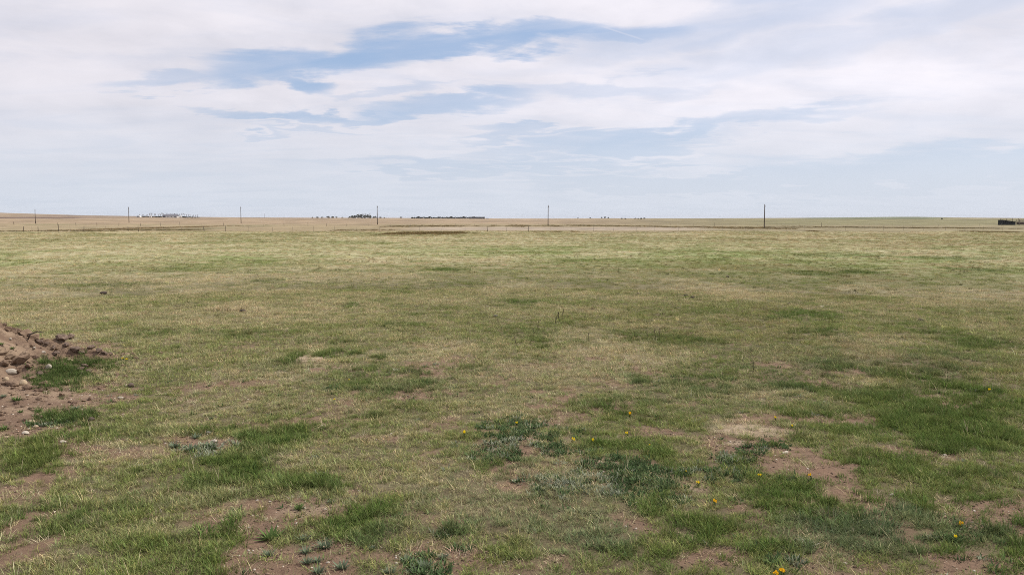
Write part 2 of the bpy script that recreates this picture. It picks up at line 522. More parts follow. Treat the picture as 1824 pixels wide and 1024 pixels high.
def leaf_mat(name, inst=True, color=None, trans=0.22):
    """thin leaves: diffuse plus some light coming through; colour per clump x per blade"""
    m, g = mat_new(name)
    at = g.n('ShaderNodeAttribute')
    at.attribute_name = 'tone'
    if inst:
        ai = g.n('ShaderNodeAttribute'); ai.attribute_type = 'INSTANCER'; ai.attribute_name = 'tint'
        c = g.mix(1.0, ai.outputs['Color'], at.outputs['Color'], 'MULTIPLY')
    else:
        c = g.mix(1.0, color, at.outputs['Color'], 'MULTIPLY')
    d = g.n('ShaderNodeBsdfDiffuse'); g.link(c, d.inputs[0])
    tr = g.n('ShaderNodeBsdfTranslucent'); g.link(c, tr.inputs[0])
    mx = g.n('ShaderNodeMixShader'); mx.inputs[0].default_value = trans
    g.link(d.outputs[0], mx.inputs[1]); g.link(tr.outputs[0], mx.inputs[2])
    finish(g, mx.outputs[0])
    return m


M_LEAF = leaf_mat('grass_leaf')
M_LEAF_PEB, g = mat_new('soil_crumb')
ai = g.n('ShaderNodeAttribute'); ai.attribute_type = 'INSTANCER'; ai.attribute_name = 'tint'
b = g.n('ShaderNodeBsdfDiffuse'); g.link(ai.outputs['Color'], b.inputs[0]); finish(g, b.outputs[0])
M_WOOD = simple_mat('weathered_wood', (.055, .042, .033), (.115, .092, .075), 2.0, .9, .5, (6, 6, .4))
M_POST = simple_mat('fence_post_wood', (.06, .045, .035), (.15, .12, .095), 3.0, .9, .4, (6, 6, .6))
M_WIRE = simple_mat('galvanised_wire', (.14, .135, .13), (.2, .19, .18), 2, .6, .1, metallic=.6)
M_INSUL = simple_mat('glazed_insulator', (.22, .21, .2), (.3, .29, .28), 4, .3, .05)

# ground ----------------------------------------------------------------
m_ground, g = mat_new('prairie_ground')
at = g.n('ShaderNodeAttribute'); at.attribute_name = 'albedo'
am = g.n('ShaderNodeAttribute'); am.attribute_name = 'soil'
geo = g.n('ShaderNodeNewGeometry')
pos = geo.outputs['Position']
nf = g.noise(pos, 22, 6, .7, .6)
nm = g.noise(pos, 3.2, 5, .62, .4)
nb = g.noise(pos, .35, 5, .62, .3)
npix = g.noise(pos, 75, 3, .6)
vo = g.n('ShaderNodeTexVoronoi'); g.link(pos, vo.inputs['Vector']); vo.inputs['Scale'].default_value = 26
vo.inputs['Randomness'].default_value = 1
# mottling by factors round 1
f1 = g.m('MULTIPLY_ADD', g.m('SUBTRACT', nf, .5), .95, 1.0)
f2 = g.m('MULTIPLY_ADD', g.m('SUBTRACT', nm, .5), .65, f1)
f3 = g.m('MULTIPLY_ADD', g.m('SUBTRACT', nb, .5), .50, f2)
f3 = g.m('MAXIMUM', g.m('SUBTRACT', f3, g.m('MULTIPLY', am.outputs['Fac'], g.ramp(g.noise(pos, 6.5, 5, .68, .8), .5, .72, 0.0, .38))), .3)
cc = g.n('ShaderNodeCombineColor')
for i in range(3): g.put(cc.inputs[i], f3)
col = g.mix(1.0, at.outputs['Color'], cc.outputs[0], 'MULTIPLY')
# pale grit and straw crumbs on the open soil
peb = g.m('MULTIPLY', g.ramp(vo.outputs['Distance'], .26, .12), g.ramp(g.noise(pos, 9, 3, .6), .56, .68))
sp = g.m('MULTIPLY', peb, am.outputs['Fac'])
col = g.mix(g.m('MULTIPLY', sp, .6), col, (.40, .33, .25))
red = g.m('MULTIPLY', g.ramp(g.noise(pos, 1.7, 4, .6), .45, .68), am.outputs['Fac'])
col = g.mix(g.m('MULTIPLY', red, .22), col, (.20, .112, .075))
b = g.n('ShaderNodeBsdfPrincipled')
g.put(b.inputs['Base Color'], col)
b.inputs['Roughness'].default_value = .95
b.inputs['Specular IOR Level'].default_value = .1
bp = g.n('ShaderNodeBump'); bp.inputs['Strength'].default_value = .9; bp.inputs['Distance'].default_value = .03
g.put(bp.inputs['Height'], g.m('ADD', g.m('MULTIPLY', npix, .35), g.m('ADD', nf, g.m('MULTIPLY', sp, .3))))
g.link(bp.outputs[0], b.inputs['Normal'])
finish(g, b.outputs[0])

# ------------------------------------------------------------------ ground sheet
def rings():
    a = np.geomspace(3.0, 26.0, 330)
    # then even steps in the picture down to the skyline
    dyp = np.concatenate([np.arange(CAM_H * FPX / 26.0 - 1.2, 26, -1.0), np.arange(26, 2.2, -.16)])
    b_ = CAM_H * FPX / dyp
    c_ = np.geomspace(b_[-1] * 1.02, 5200, 60)
    d_ = np.geomspace(5600, 14000, 8)
    return np.concatenate([[0.02, 1.0, 2.0], a, b_, c_, d_])


rr = rings()
half = R(44)
thf = np.linspace(-half, half, 520)
thb = np.linspace(half, 2 * math.pi - half, 60)[1:-1]
th = np.concatenate([thf, thb])
NR, NTH = len(rr), len(th)
RR, TT = np.meshgrid(rr, th, indexing='ij')
GX = (RR * np.sin(TT)).ravel(); GY = (RR * np.cos(TT)).ravel()
GZ = ground_z(GX, GY)
me = bpy.data.meshes.new('ground')
i0 = np.arange(NR - 1)[:, None] * NTH; j0 = np.arange(NTH)[None, :]; j1 = (j0 + 1) % NTH
quads = np.stack([i0 + j0, i0 + NTH + j0, i0 + NTH + j1, i0 + j1], -1).reshape(-1, 4)[:, ::-1]
me.vertices.add(len(GX)); me.vertices.foreach_set('co', np.stack([GX, GY, GZ], 1).astype(np.float32).ravel())
me.loops.add(quads.size); me.loops.foreach_set('vertex_index', quads.astype(np.int32).ravel())
me.polygons.add(len(quads)); me.polygons.foreach_set('loop_start', np.arange(0, quads.size, 4, dtype=np.int32))
me.polygons.foreach_set('use_smooth', np.ones(len(quads), bool))
me.update(calc_edges=True)
me.validate()


FENCE_Y = 186.0


def pasture_edge(X):
    """distance at which the green pasture gives way to the tan field"""
    return FENCE_Y - 4 + 60 * (fbm(X / 26, X * 0 + 2.2, 301, 4) - .5) * sstep(X, -105, -50) + np.clip(X / 120, -1, 1) * 7


def far_albedo(X, Y, Z):
    u, v = project(X, Y, Z)
    u = np.clip(u, -1200, 3000)
    n1 = fbm(u / 90, v / 1.6, 311, 4) - .5
    n2 = fbm(u / 26, v / .9, 321, 3) - .5
    tan_l = np.array([.275, .218, .132]); tan_far = np.array([.265, .200, .130]); olive = np.array([.190, .165, .092]); pink = np.array([.310, .255, .195])
    rgt = sstep(u, 880, 1350)
    c = lerp(np.broadcast_to(tan_l, u.shape + (3,)), np.array([.225, .190, .112]), rgt)
    # upper (further) part
    up = 1 - sstep(v + n1 * 3, 398, 401.5)
    c = lerp(c, lerp(np.broadcast_to(tan_far, u.shape + (3,)), olive, sstep(u, 920, 1320)), up)
    # pale bare strip
    pk = sstep(u, 690, 790) * (1 - sstep(u, 1180, 1330)) * sstep(v + n1 * 2, 403.5, 405.5) * (1 - sstep(v + n1 * 1.5, 409.5, 411.5))
    c = lerp(c, pink, pk * .85)
    # olive weeds on left part of the nearer field
    c = lerp(c, olive * .95, sstep(n1 + .5, .52, .66) * (1 - up) * (1 - pk) * .7)
    # dark ditch strips
    vline = np.interp(u, [560, 700, 980, 1130, 1240, 1360, 1480, 1760, 2200], [402.2, 403.4, 402.2, 403.2, 405.4, 407.0, 405.2, 406.5, 407])
    ln = np.exp(-((v - vline + n2 * .8) / .75) ** 2) * sstep(u, 600, 700) * np.clip(.55 + 2.2 * n1, .1, 1)
    c = lerp(c, np.array([.095, .078, .036]), np.clip(ln, 0, 1))
    # greener field on the right at v 391..401
    gr = sstep(u, 1250, 1420) * sstep(v, 390.0, 392.0) * (1 - sstep(v + n1 * 3, 400.5, 402.5))
    c = lerp(c, np.array([.165, .158, .080]), gr * (.55 + .6 * n1))
    # skyline farmland
    sk = 1 - sstep(v, 389.6, 391.2)
    c = lerp(c, np.array([.245, .190, .135]), sk * (1 - sstep(u, 420, 700)) * .7)
    c = lerp(c, np.array([.135, .150, .090]), sk * sstep(u, 1380, 1480) * (1 - sstep(u, 1640, 1720)) * .9)
    # ploughed strips on the left hill
    pl = sstep(v, 386.6, 387.1) * (1 - sstep(v, 388.1 , 388.7)) * (1 - sstep(u + n1 * 80, 110, 230))
    c = lerp(c, np.array([.085, .055, .052]), np.clip(pl * 1.1, 0, 1))
    pl2 = sstep(v, 382.8 + np.clip(u, 0, 400) * .009, 383.4 + np.clip(u, 0, 400) * .009) * (1 - sstep(v, 384.8 + np.clip(u, 0, 400) * .0045, 385.6 + np.clip(u, 0, 400) * .0045)) * sstep(u, 55, 100) * (1 - sstep(u, 235, 330))
    c = lerp(c, np.array([.145, .105, .085]), pl2 * .8)
    # weedy rise at the left in front of the fence field
    wd = np.exp(-((v - 408.5 + n2 * 1.4) / 2.8) ** 2) * sstep(u, 190, 260) * (1 - sstep(u, 330, 400))
    c = lerp(c, np.array([.150, .118, .060]), np.clip(wd * (.7 + 1.2 * n2), 0, .9))
    c = c * (1 + .5 * n2 + .35 * n1)[..., None]
    return c


def ground_albedo(X, Y, Z):
    soil, straw, lush, forb, grey = grow(X, Y)
    r = np.hypot(X, Y)
    thatch = lerp(np.broadcast_to(C_THATCH, X.shape + (3,)), C_STRAW * .6, np.clip(straw - .4, 0, 1) * .8)
    near = lerp(thatch, C_SOIL, np.clip(soil * 1.3, 0, 1))
    near = lerp(near, np.array([.33, .262, .182]), np.clip(pale_mask(X, Y), 0, 1))
    # far pasture: no tufts cover it, so it takes the colour of the sward itself
    sward = sward_color(straw, lush, grey, X, Y)
    c = lerp(near, sward * .92, sstep(r, 25, 70))
    e_ = pasture_edge(X) + 14 * (fbm(X / 4, Y / 9, 305, 3) - .5)
    t = sstep(Y, e_ - 5, e_ + 5)
    return lerp(c, far_albedo(X, Y, Z), t), soil * (1 - t)


def sward_color(straw, lush, grey, X, Y):
    c = lerp(np.broadcast_to(G_MID, X.shape + (3,)), G_GREY, np.clip(grey * .8, 0, 1))
    c = lerp(c, np.array([.205, .200, .090]), .75 * sstep(np.hypot(X, Y), 45, 140))
    c = lerp(c, C_STRAW, np.clip(straw * .72, 0, .9))
    # olive brown dead patches mostly to the right
    az_ = X / np.maximum(Y, 1)
    br = np.clip((fbm(X / 3.5 + 70, Y / 5 + 3, 251, 4) - .50) * 3.2, 0, 1) * sstep(az_, -.05, .45) * sstep(np.hypot(X, Y), 12, 22)
    c = lerp(c, C_BROWN * 1.15, br * .7)
    g_l = lerp(np.broadcast_to(G_LUSH, X.shape + (3,)), np.array([.088, .132, .064]), np.clip(grey * 1.1, 0, 1))
    c = c + (g_l - c) * (np.clip(lush, 0, 1) * .85)[..., None]
    return c


alb, soilm = ground_albedo(GX, GY, GZ)
a = me.color_attributes.new('albedo', 'FLOAT_COLOR', 'POINT')
buf = np.ones((len(GX), 4), np.float32); buf[:, :3] = np.clip(alb, .01, .6)
a.data.foreach_set('color', buf.ravel())
a = me.attributes.new('soil', 'FLOAT', 'POINT'); a.data.foreach_set('value', soilm.astype(np.float32))
ground = new_obj('ground', me, m_ground)
tag(ground, kind='structure')

# ------------------------------------------------------------------ dirt mound (heap dumped on the grass at the left)
def mound_h(X, Y):
    m = 2.25 * np.exp(-((X + 12.6) / 2.62) ** 2 - ((Y - 15.3) / 2.1) ** 2) - .13
    # spur running right
    ax, ay, bx, by = -10.9, 16.35, -8.72, 16.7
    t = np.clip(((X - ax) * (bx - ax) + (Y - ay) * (by - ay)) / ((bx - ax) ** 2 + (by - ay) ** 2), 0, 1)
    d = np.hypot(X - (ax + t * (bx - ax)), (Y - (ay + t * (by - ay))))
    d = d + (fbm(X / .30, Y / .30, 401, 4) - .5) * .55
    sp_ = ((.80 * (1 - t) + .20 * t) * (1 + .5 * (fbm(X / .45, Y / .45, 405, 3) - .5))) * (1 - sstep(d, .10, .48)) - .02
    # low apron of spread dirt toward the viewer
    ap = .24 * np.exp(-((X + 9.3) / 1.7) ** 2 - ((Y - 12.5) / 1.8) ** 2) - .04
    h = np.maximum(np.maximum(m, sp_), ap)
    w = np.clip(h / .25, 0, 1)
    h = h + w * ((fbm(X / .9, Y / .9, 411, 4) - .5) * .28 + (fbm(X / .22, Y / .22, 421, 4) - .5) * .22)
    return h


mx = np.linspace(-17.5, -6.6, 300); my = np.linspace(9.4, 19.2, 240)
MXg, MYg = np.meshgrid(mx, my, indexing='ij')
mz = mound_h(MXg, MYg)
gzz = ground_z(MXg, MYg)
keep = mz > -.06
idx = -np.ones(MXg.shape, int)
fl = []
vs = []
quad_ok = keep[:-1, :-1] & keep[1:, :-1] & keep[1:, 1:] & keep[:-1, 1:]
need = np.zeros_like(keep)
need[:-1, :-1] |= quad_ok; need[1:, :-1] |= quad_ok; need[1:, 1:] |= quad_ok; need[:-1, 1:] |= quad_ok
idx[need] = np.arange(need.sum())
vs = np.stack([MXg[need], MYg[need], gzz[need] + np.minimum(mz[need], 3) + .005], 1)
ii, jj = np.nonzero(quad_ok)
fl = np.stack([idx[ii, jj], idx[ii + 1, jj], idx[ii + 1, jj + 1], idx[ii, jj + 1]], 1).tolist()
m_dirt, g = mat_new('tumbled_dirt')
geo = g.n('ShaderNodeNewGeometry'); pos = geo.outputs['Position']
n1 = g.noise(pos, 1.3, 5, .6, .4); n2 = g.noise(pos, 9, 6, .68, .5); n3 = g.noise(pos, 42, 4, .65)
c = g.mix(g.ramp(n1, .36, .66), (.165, .110, .076), (.270, .194, .132))
c = g.mix(g.ramp(n2, .50, .72), c, (.105, .068, .052))
c = g.mix(g.ramp(n3, .60, .74), c, (.34, .26, .19))
b = g.n('ShaderNodeBsdfPrincipled'); g.put(b.inputs['Base Color'], c)
b.inputs['Roughness'].default_value = .95; b.inputs['Specular IOR Level'].default_value = .1
bp = g.n('ShaderNodeBump'); bp.inputs['Strength'].default_value = .9; bp.inputs['Distance'].default_value = .05
g.put(bp.inputs['Height'], g.m('ADD', n2, g.m('MULTIPLY', n3, .45)))
g.link(bp.outputs[0], b.inputs['Normal'])
finish(g, b.outputs[0])
mound = empty('dirt_mound', (-11.0, 15.0, 0))
tag(mound, 'reddish brown heap of dug dirt with clods and stones, rising at the left edge', 'dirt mound')
heap = new_obj('dirt_heap', mesh_from('dirt_heap', vs - np.array([-11.0, 15.0, 0]), fl, True), m_dirt, mound)


def rock_mesh(name, seed, rough=.25, flat=.65, sub=2, sharp=False):
    bm = bmesh.new()
    bmesh.ops.create_icosphere(bm, subdivisions=sub, radius=.5)
    rg = random.Random(seed)
    offs = [Vector((rg.uniform(-1, 1), rg.uniform(-1, 1), rg.uniform(-1, 1))).normalized() for _ in range(9)]
    lim = [rg.uniform(.28, .46) for _ in range(9)]
    sx, sy = rg.uniform(.9, 1.15), rg.uniform(.65, .95)
    for v in bm.verts:
        p = v.co.copy()
        for o_, l_ in zip(offs, lim):            # cut facets
            d = p.dot(o_)
            if d > l_: p -= o_ * (d - l_) * (.95 if sharp else .7)
        p *= 1 + rg.uniform(-rough, rough) * .28
        v.co = Vector((p.x * sx, p.y * sy, p.z * flat))
    me = bpy.data.meshes.new(name); bm.to_mesh(me); bm.free()
    if not sharp:
        for q in me.polygons: q.use_smooth = True
    return me


clod_meshes = [rock_mesh('clod', 500 + i, .9, .75, 2, True) for i in range(6)]
for cm in clod_meshes: cm.materials.append(m_dirt)
m_clodd = simple_mat('turned_sod', (.115, .075, .056), (.25, .185, .14), 4, .95, 1.0, bscale=30)
sod_meshes = [rock_mesh('sod', 520 + i, 1.2, .62, 2, True) for i in range(5)]
for cm in sod_meshes: cm.materials.append(m_clodd)


def surf_z(x, y):
    h = float(mound_h(np.array([x]), np.array([y]))[0])
    return gz1(x, y) + max(h, 0.0)


def surf_at(px, py):
    """photo pixel -> first hit on ground or mound"""
    u, v = px - 912, py - 512
    d = np.array([u, -v * SP + FPX * CP, -v * CP - FPX * SP]) / FPX
    t = np.linspace(6, 40, 3400)
    X = d[0] * t; Y = d[1] * t; Z = CAM_H + d[2] * t
    S = ground_z(X, Y) + np.maximum(mound_h(X, Y), 0)
    k = int(np.argmax(Z <= S))
    return float(X[k]), float(Y[k]), float(S[k])


rg = random.Random(4)
# big lumps you can tell apart: parts of the mound
big = [(72, 612, 20), (60, 606, 14), (96, 622, 17), (110, 607, 22), (124, 604, 16), (118, 618, 18), (135, 626, 16), (146, 630, 13), (163, 622, 19), (176, 628, 14), (186, 631, 13), (197, 632, 12), (205, 628, 9),
       (46, 598, 14), (30, 594, 12), (12, 590, 12), (20, 640, 17), (36, 646, 18), (8, 652, 16), (30, 664, 14), (52, 656, 16), (44, 636, 15), (62, 640, 13), (6, 632, 13), (70, 668, 16), (58, 676, 12), (24, 688, 15), (80, 686, 13), (48, 694, 12), (150, 655, 15), (142, 660, 13), (158, 664, 11),
       (136, 646, 9), (100, 633, 12), (84, 614, 13), (152, 644, 9), (160, 712, 12), (110, 706, 11)]
for i, (px, py, w) in enumerate(big):
    x, y, z = surf_at(px, py)
    s = w / FPX * math.hypot(y, CAM_H) * (1.0 if px > 66 else 1.3) * rg.uniform(.75, 1.2)
    use_sod = px > 66 and py < 670
    o = new_obj('clod', (sod_meshes[i % 5] if use_sod else clod_meshes[i % 6]), None, mound)
    o.location = (x + 11.0, y - 15.0, z + .22 * s)
    o.scale = (s, s * rg.uniform(.8, 1.1), s * rg.uniform(.7, 1.05))
    o.rotation_euler = (rg.uniform(-.4, .4), rg.uniform(-.4, .4), rg.uniform(0, 6.28))
# crumbs
crumb_v = []; crumb_f = []
ico = rock_mesh('crumb', 777, 1.2, .8, 1, True)
iv = np.array([v.co[:] for v in ico.vertices]); ifc = [tuple(p.vertices) for p in ico.polygons]
bpy.data.meshes.remove(ico)
cnt = 0
while cnt < 1700:
    if rg.random() < .72:
        x, y = rg.uniform(-13.5, -7.2), rg.uniform(10.2, 17.6)
        if mound_h(np.array([x]), np.array([y]))[0] < -.02 : continue
    else:
        x, y = rg.uniform(-10.5, -6.5), rg.uniform(10.2, 14)
        if rg.random() > mask(SOIL, np.array([x]), np.array([y]), .22, 50)[0]: continue
    s = .02 + .11 * rg.random() ** 2.6
    q = np.array(Matrix.Rotation(rg.uniform(0, 6.28), 3, 'Z') @ Matrix.Rotation(rg.uniform(-.8, .8), 3, 'X')) @ (iv * np.array([1, rg.uniform(.7, 1.1), rg.uniform(.6, 1)]) * s).T
    bse = len(crumb_v)
    crumb_v += (q.T + np.array([x + 11.0, y - 15.0, surf_z(x, y) + s * .15])).tolist()
    crumb_f += [tuple(bse + k for k in f) for f in ifc]
    cnt += 1
cr = new_obj('dirt_crumbs', mesh_from('dirt_crumbs', crumb_v, crumb_f), m_dirt, mound)
tag(cr, kind='stuff')
# a crooked root sticking out of the crest
x, y, z = surf_at(48, 604)
rt = MB(); rt.tube([(x + 11, y - 15, z - .05), (x + 11.07, y - 15, z + .10), (x + 11.2, y - 14.98, z + .15), (x + 11.34, y - 14.97, z + .13)], [.018, .016, .012, .006], 6)
rt.build('root', M_WOOD, mound, True)

# ------------------------------------------------------------------ stones
M_PALE = simple_mat('pale_stone', (.36, .31, .24), (.50, .44, .36), 5, .8, .35, bscale=30)
M_TAN = simple_mat('tan_stone', (.30, .22, .14), (.42, .33, .22), 5, .85, .4, bscale=30)
M_GREYS = simple_mat('grey_stone', (.22, .20, .18), (.36, .33, .30), 5, .85, .4, bscale=30)
STONES = [
    (20, 661, 19, 'P', .62, 'largest cream stone on the dirt mound, oval and smooth, near the left edge'),
    (87, 653, 13, 'P', .9, 'upright cream stone between the dirt mound and the dark green grass'),
    (11, 675, 11, 'T', .85, 'small buff stone just below the largest cream stone on the mound'),
    (41, 681, 19, 'T', .7, 'broad tan stone half sunk in the lower slope of the dirt mound'),
    (18, 603, 6, 'P', .8, 'tiny white pebble high on the mound beside the left edge'),
    (77, 627, 7, 'P', .8, 'small white pebble on the mound slope under the rough sod ridge'),
    (61, 619, 6, 'P', .7, 'flat pale pebble on the smooth upper mound slope'),
    (124, 641, 14, 'T', .5, 'flat tan stone in grass below the sod ridge of the mound'),
    (45, 770, 15, 'P', .45, 'flat white stone on spread dirt in front of the mound'),
    (64, 759, 11, 'T', .5, 'small flat buff stone behind the flat white stone on spread dirt'),
    (58, 750, 15, 'T', .35, 'long thin pinkish tan stone lying on the dirt before the mound'),
    (112, 786, 11, 'P', .5, 'white stone on the bare patch right of the spread dirt'),
    (215, 708, 9, 'P', .6, 'lone white stone in the grass right of the mound'),
    (163, 746, 11, 'B', .8, 'rounded brown stone beside the green tuft in front of the mound'),
    (233, 686, 13, 'B', .8, 'dark brown lump alone in grass right of the mound'),
    (12, 778, 9, 'T', .6, 'buff stone at the left edge beneath the spread dirt'),
    (381, 785, 13, 'P', .45, 'flat pale stone among leaf rosettes on the bare strip left of centre'),
    (371, 770, 9, 'G', .6, 'small grey stone at the back of the bare strip left of centre'),
    (1399, 805, 13, 'P', .4, 'flat white stone on the bare ground right of the silvery leaf mat'),
    (1589, 880, 9, 'P', .45, 'small white stone in the green grass toward the right'),
    (1683, 810, 6, 'P', .6, 'tiny white stone in the lush grass at far right'),
    (1135, 895, 7, 'P', .5, 'tiny pale chip of stone beside the dense round grass tuft'),
    (713, 985, 5, 'P', .6, 'tiny white pebble on the bare soil at bottom centre left'),
    (481, 893, 5, 'P', .6, 'tiny white pebble at the upper end of the sandy bare patch'),
    (1210, 948, 6, 'T', .6, 'small buff pebble on the brown patch left of the dark grass'),
    (573, 758, 5, 'P', .6, 'tiny white chip on the thin bare strip near centre left'),
    (697, 772, 5, 'P', .6, 'tiny pale chip on the reddish bare strip near the centre'),
]
smesh = {k: [rock_mesh('stone', 600 + 10 * j + i, .25, 1.0, 3) for i in range(3)] for j, k in enumerate('PTGB')}
M_BROWNS = simple_mat('brown_stone', (.075, .054, .042), (.16, .12, .09), 5, .9, .5, bscale=30)
for k, m_ in (('P', M_PALE), ('T', M_TAN), ('G', M_GREYS), ('B', M_BROWNS)):
    for q in smesh[k]: q.materials.append(m_)
for i, (px, py, w, k, fl_, lab) in enumerate(STONES):
    x, y, z = surf_at(px, py + w * fl_ * .35)
    s = w / FPX * math.hypot(y, CAM_H) * 1.05
    o = new_obj('stone', smesh[k][i % 3])
    o.location = (x, y, z + s * fl_ * .22)
    o.scale = (s, s * .85, s * fl_)
    o.rotation_euler = (rg.uniform(-.15, .15), rg.uniform(-.15, .15), rg.uniform(-.6, .6))
    tag(o, lab, 'stone', 'stones lying on the dirt and in the grass')

# ------------------------------------------------------------------ grass prototypes (not in the scene, only instanced)
def proto_tuft(name, n, hmin, hmax, rad, w, lean=(.1, .8), curve=(.2, 1.2), seed=0, mat=None, segs=3, dead=.15):
    rg = random.Random(seed)
    mb = MB()
    for i in range(n):
        a_ = rg.uniform(0, 6.283); r_ = rad * math.sqrt(rg.random())
        base = (r_ * math.cos(a_), r_ * math.sin(a_), -.008)
        az_ = a_ + rg.gauss(0, 1.0)
        t = rg.uniform(.55, 1.45)
        c_ = (t, t * rg.uniform(.95, 1.05), t * rg.uniform(.85, 1.1))
        if rg.random() < dead: c_ = (t * 1.75, t * 1.40, t * 1.6)
        tip = (c_[0] * 1.12, c_[1] * 1.05, c_[2] * 1.0)
        mb.blade(base, az_, rg.uniform(hmin, hmax), rg.uniform(*lean), rg.uniform(*curve), w * rg.uniform(.7, 1.3), segs, c_, tip)
    me = mb.mesh(name, True, True)
    me.materials.append(mat or M_LEAF)
    return bpy.data.objects.new(name, me)


P_SHORT = [proto_tuft('short_tuft', 26, .03, .105, .06, .0042, (.15, 1.1), (.2, 1.5), 900 + i, dead=.12) for i in range(4)]
P_TALL = [proto_tuft('tall_tuft', 40, .06, .145, .055, .0048, (.05, .75), (.3, 1.5), 920 + i, dead=.12) for i in range(4)]
P_DRY = [proto_tuft('dry_tuft', 22, .05, .14, .08, .0040, (.7, 1.5), (-.1, .6), 940 + i, dead=.0) for i in range(4)]
P_CLUMP = [proto_tuft('meadow_clump', 64, .04, .10, .22, .0075, (.1, 1.0), (.2, 1.2), 960 + i, dead=.25, segs=2) for i in range(4)]


def proto_forb(name, n, seed):
    rg = random.Random(seed); mb = MB()
    for i in range(n):
        r_ = .05 * math.sqrt(rg.random()); a_ = rg.uniform(0, 6.283)
        t = rg.uniform(.75, 1.25)
        mb.blade((r_ * math.cos(a_), r_ * math.sin(a_), 0), a_ + rg.gauss(0, .7), rg.uniform(.03, .07), rg.uniform(.25, 1.2), rg.uniform(.1, .8), rg.uniform(.010, .017), 3, (t, t, t), (t * 1.15, t * 1.15, t * 1.15))
    me = mb.mesh(name, True, True); me.materials.append(M_LEAF)
    return bpy.data.objects.new(name, me)


P_FORB = [proto_forb('leafy_forb', 16, 980 + i) for i in range(4)]


def scatter(name, protos, P, scale, tint, label=None, kind='stuff', squash=None):
    """one object whose points carry the clumps through geometry nodes"""
    n = len(P)
    me = bpy.data.meshes.new(name)
    me.vertices.add(n); me.vertices.foreach_set('co', P.astype(np.float32).ravel())
    at = me.attributes.new('tint', 'FLOAT_COLOR', 'POINT')
    b_ = np.ones((n, 4), np.float32); b_[:, :3] = np.clip(tint, .008, .7); at.data.foreach_set('color', b_.ravel())
    sc = np.ones((n, 3), np.float32) * scale[:, None]
    if squash is not None: sc[:, 2] *= squash
    at = me.attributes.new('gsize', 'FLOAT_VECTOR', 'POINT'); at.data.foreach_set('vector', sc.ravel())
    ro = np.zeros((n, 3), np.float32); ro[:, 2] = RNG.uniform(0, 6.283, n); ro[:, 0] = RNG.normal(0, .08, n); ro[:, 1] = RNG.normal(0, .08, n)
    at = me.attributes.new('grot', 'FLOAT_VECTOR', 'POINT'); at.data.foreach_set('vector', ro.ravel())
    at = me.attributes.new('gpick', 'INT', 'POINT'); at.data.foreach_set('value', RNG.integers(0, len(protos), n).astype(np.int32))
    me.update()
    o = new_obj(name, me, M_LEAF)
    tag(o, label, kind=kind)
    t = bpy.data.node_groups.new(name + '_scatter', 'GeometryNodeTree')
    t.interface.new_socket('Geometry', in_out='INPUT', socket_type='NodeSocketGeometry')
    t.interface.new_socket('Geometry', in_out='OUTPUT', socket_type='NodeSocketGeometry')
    gi = t.nodes.new('NodeGroupInput'); go = t.nodes.new('NodeGroupOutput')
    iop = t.nodes.new('GeometryNodeInstanceOnPoints')
    join = t.nodes.new('GeometryNodeJoinGeometry')
    for p_ in protos:
        oi = t.nodes.new('GeometryNodeObjectInfo'); oi.inputs['Object'].default_value = p_
        oi.inputs['As Instance'].default_value = True
        t.links.new(oi.outputs['Geometry'], join.inputs[0])

    def attr(nm, ty):
        a_ = t.nodes.new('GeometryNodeInputNamedAttribute'); a_.data_type = ty; a_.inputs['Name'].default_value = nm
        return a_.outputs['Attribute']
    t.links.new(gi.outputs[0], iop.inputs['Points'])
    t.links.new(join.outputs[0], iop.inputs['Instance'])
    iop.inputs['Pick Instance'].default_value = True
    t.links.new(attr('gpick', 'INT'), iop.inputs['Instance Index'])
    t.links.new(attr('grot', 'FLOAT_VECTOR'), iop.inputs['Rotation'])
    t.links.new(attr('gsize', 'FLOAT_VECTOR'), iop.inputs['Scale'])
    t.links.new(iop.outputs[0], go.inputs[0])
    md = o.modifiers.new('scatter', 'NODES'); md.node_group = t
    return o


def spread(r0, r1, density, half_deg=37.5):
    """random points in the wedge in view (a bit wider than the frame)"""
    ha = R(half_deg)
    n = int(density * ha * (r1 * r1 - r0 * r0))
    r_ = np.sqrt(RNG.uniform(r0 * r0, r1 * r1, n)); a_ = RNG.uniform(-ha, ha, n)
    return r_ * np.sin(a_), r_ * np.cos(a_)


def on_mound(X, Y):
    return mound_h(X, Y) > .02


def tuft_tint(X, Y, n_var=.16):
    soil, straw, lush, forb, grey = grow(X, Y)
    n = len(X)
    s2 = np.clip(straw + RNG.normal(0, .25, n), 0, 1.3)
    l2 = np.clip(lush + RNG.normal(0, .15, n), 0, 1.2)
    c = sward_color(s2, l2, grey, X, Y)
    c = c * np.exp(RNG.normal(0, n_var, n))[:, None] * (1 + RNG.normal(0, .05, (n, 3)))
    return c, soil, straw, lush, forb, grey


def pts(X, Y):
    return np.stack([X, Y, ground_z(X, Y)], 1)


# near sward
acc = {'short': [], 'tall': [], 'dry': [], 'clump': [], 'forb': []}


def add(kind, X, Y, s, c):
    acc[kind].append((pts(X, Y), s, c))


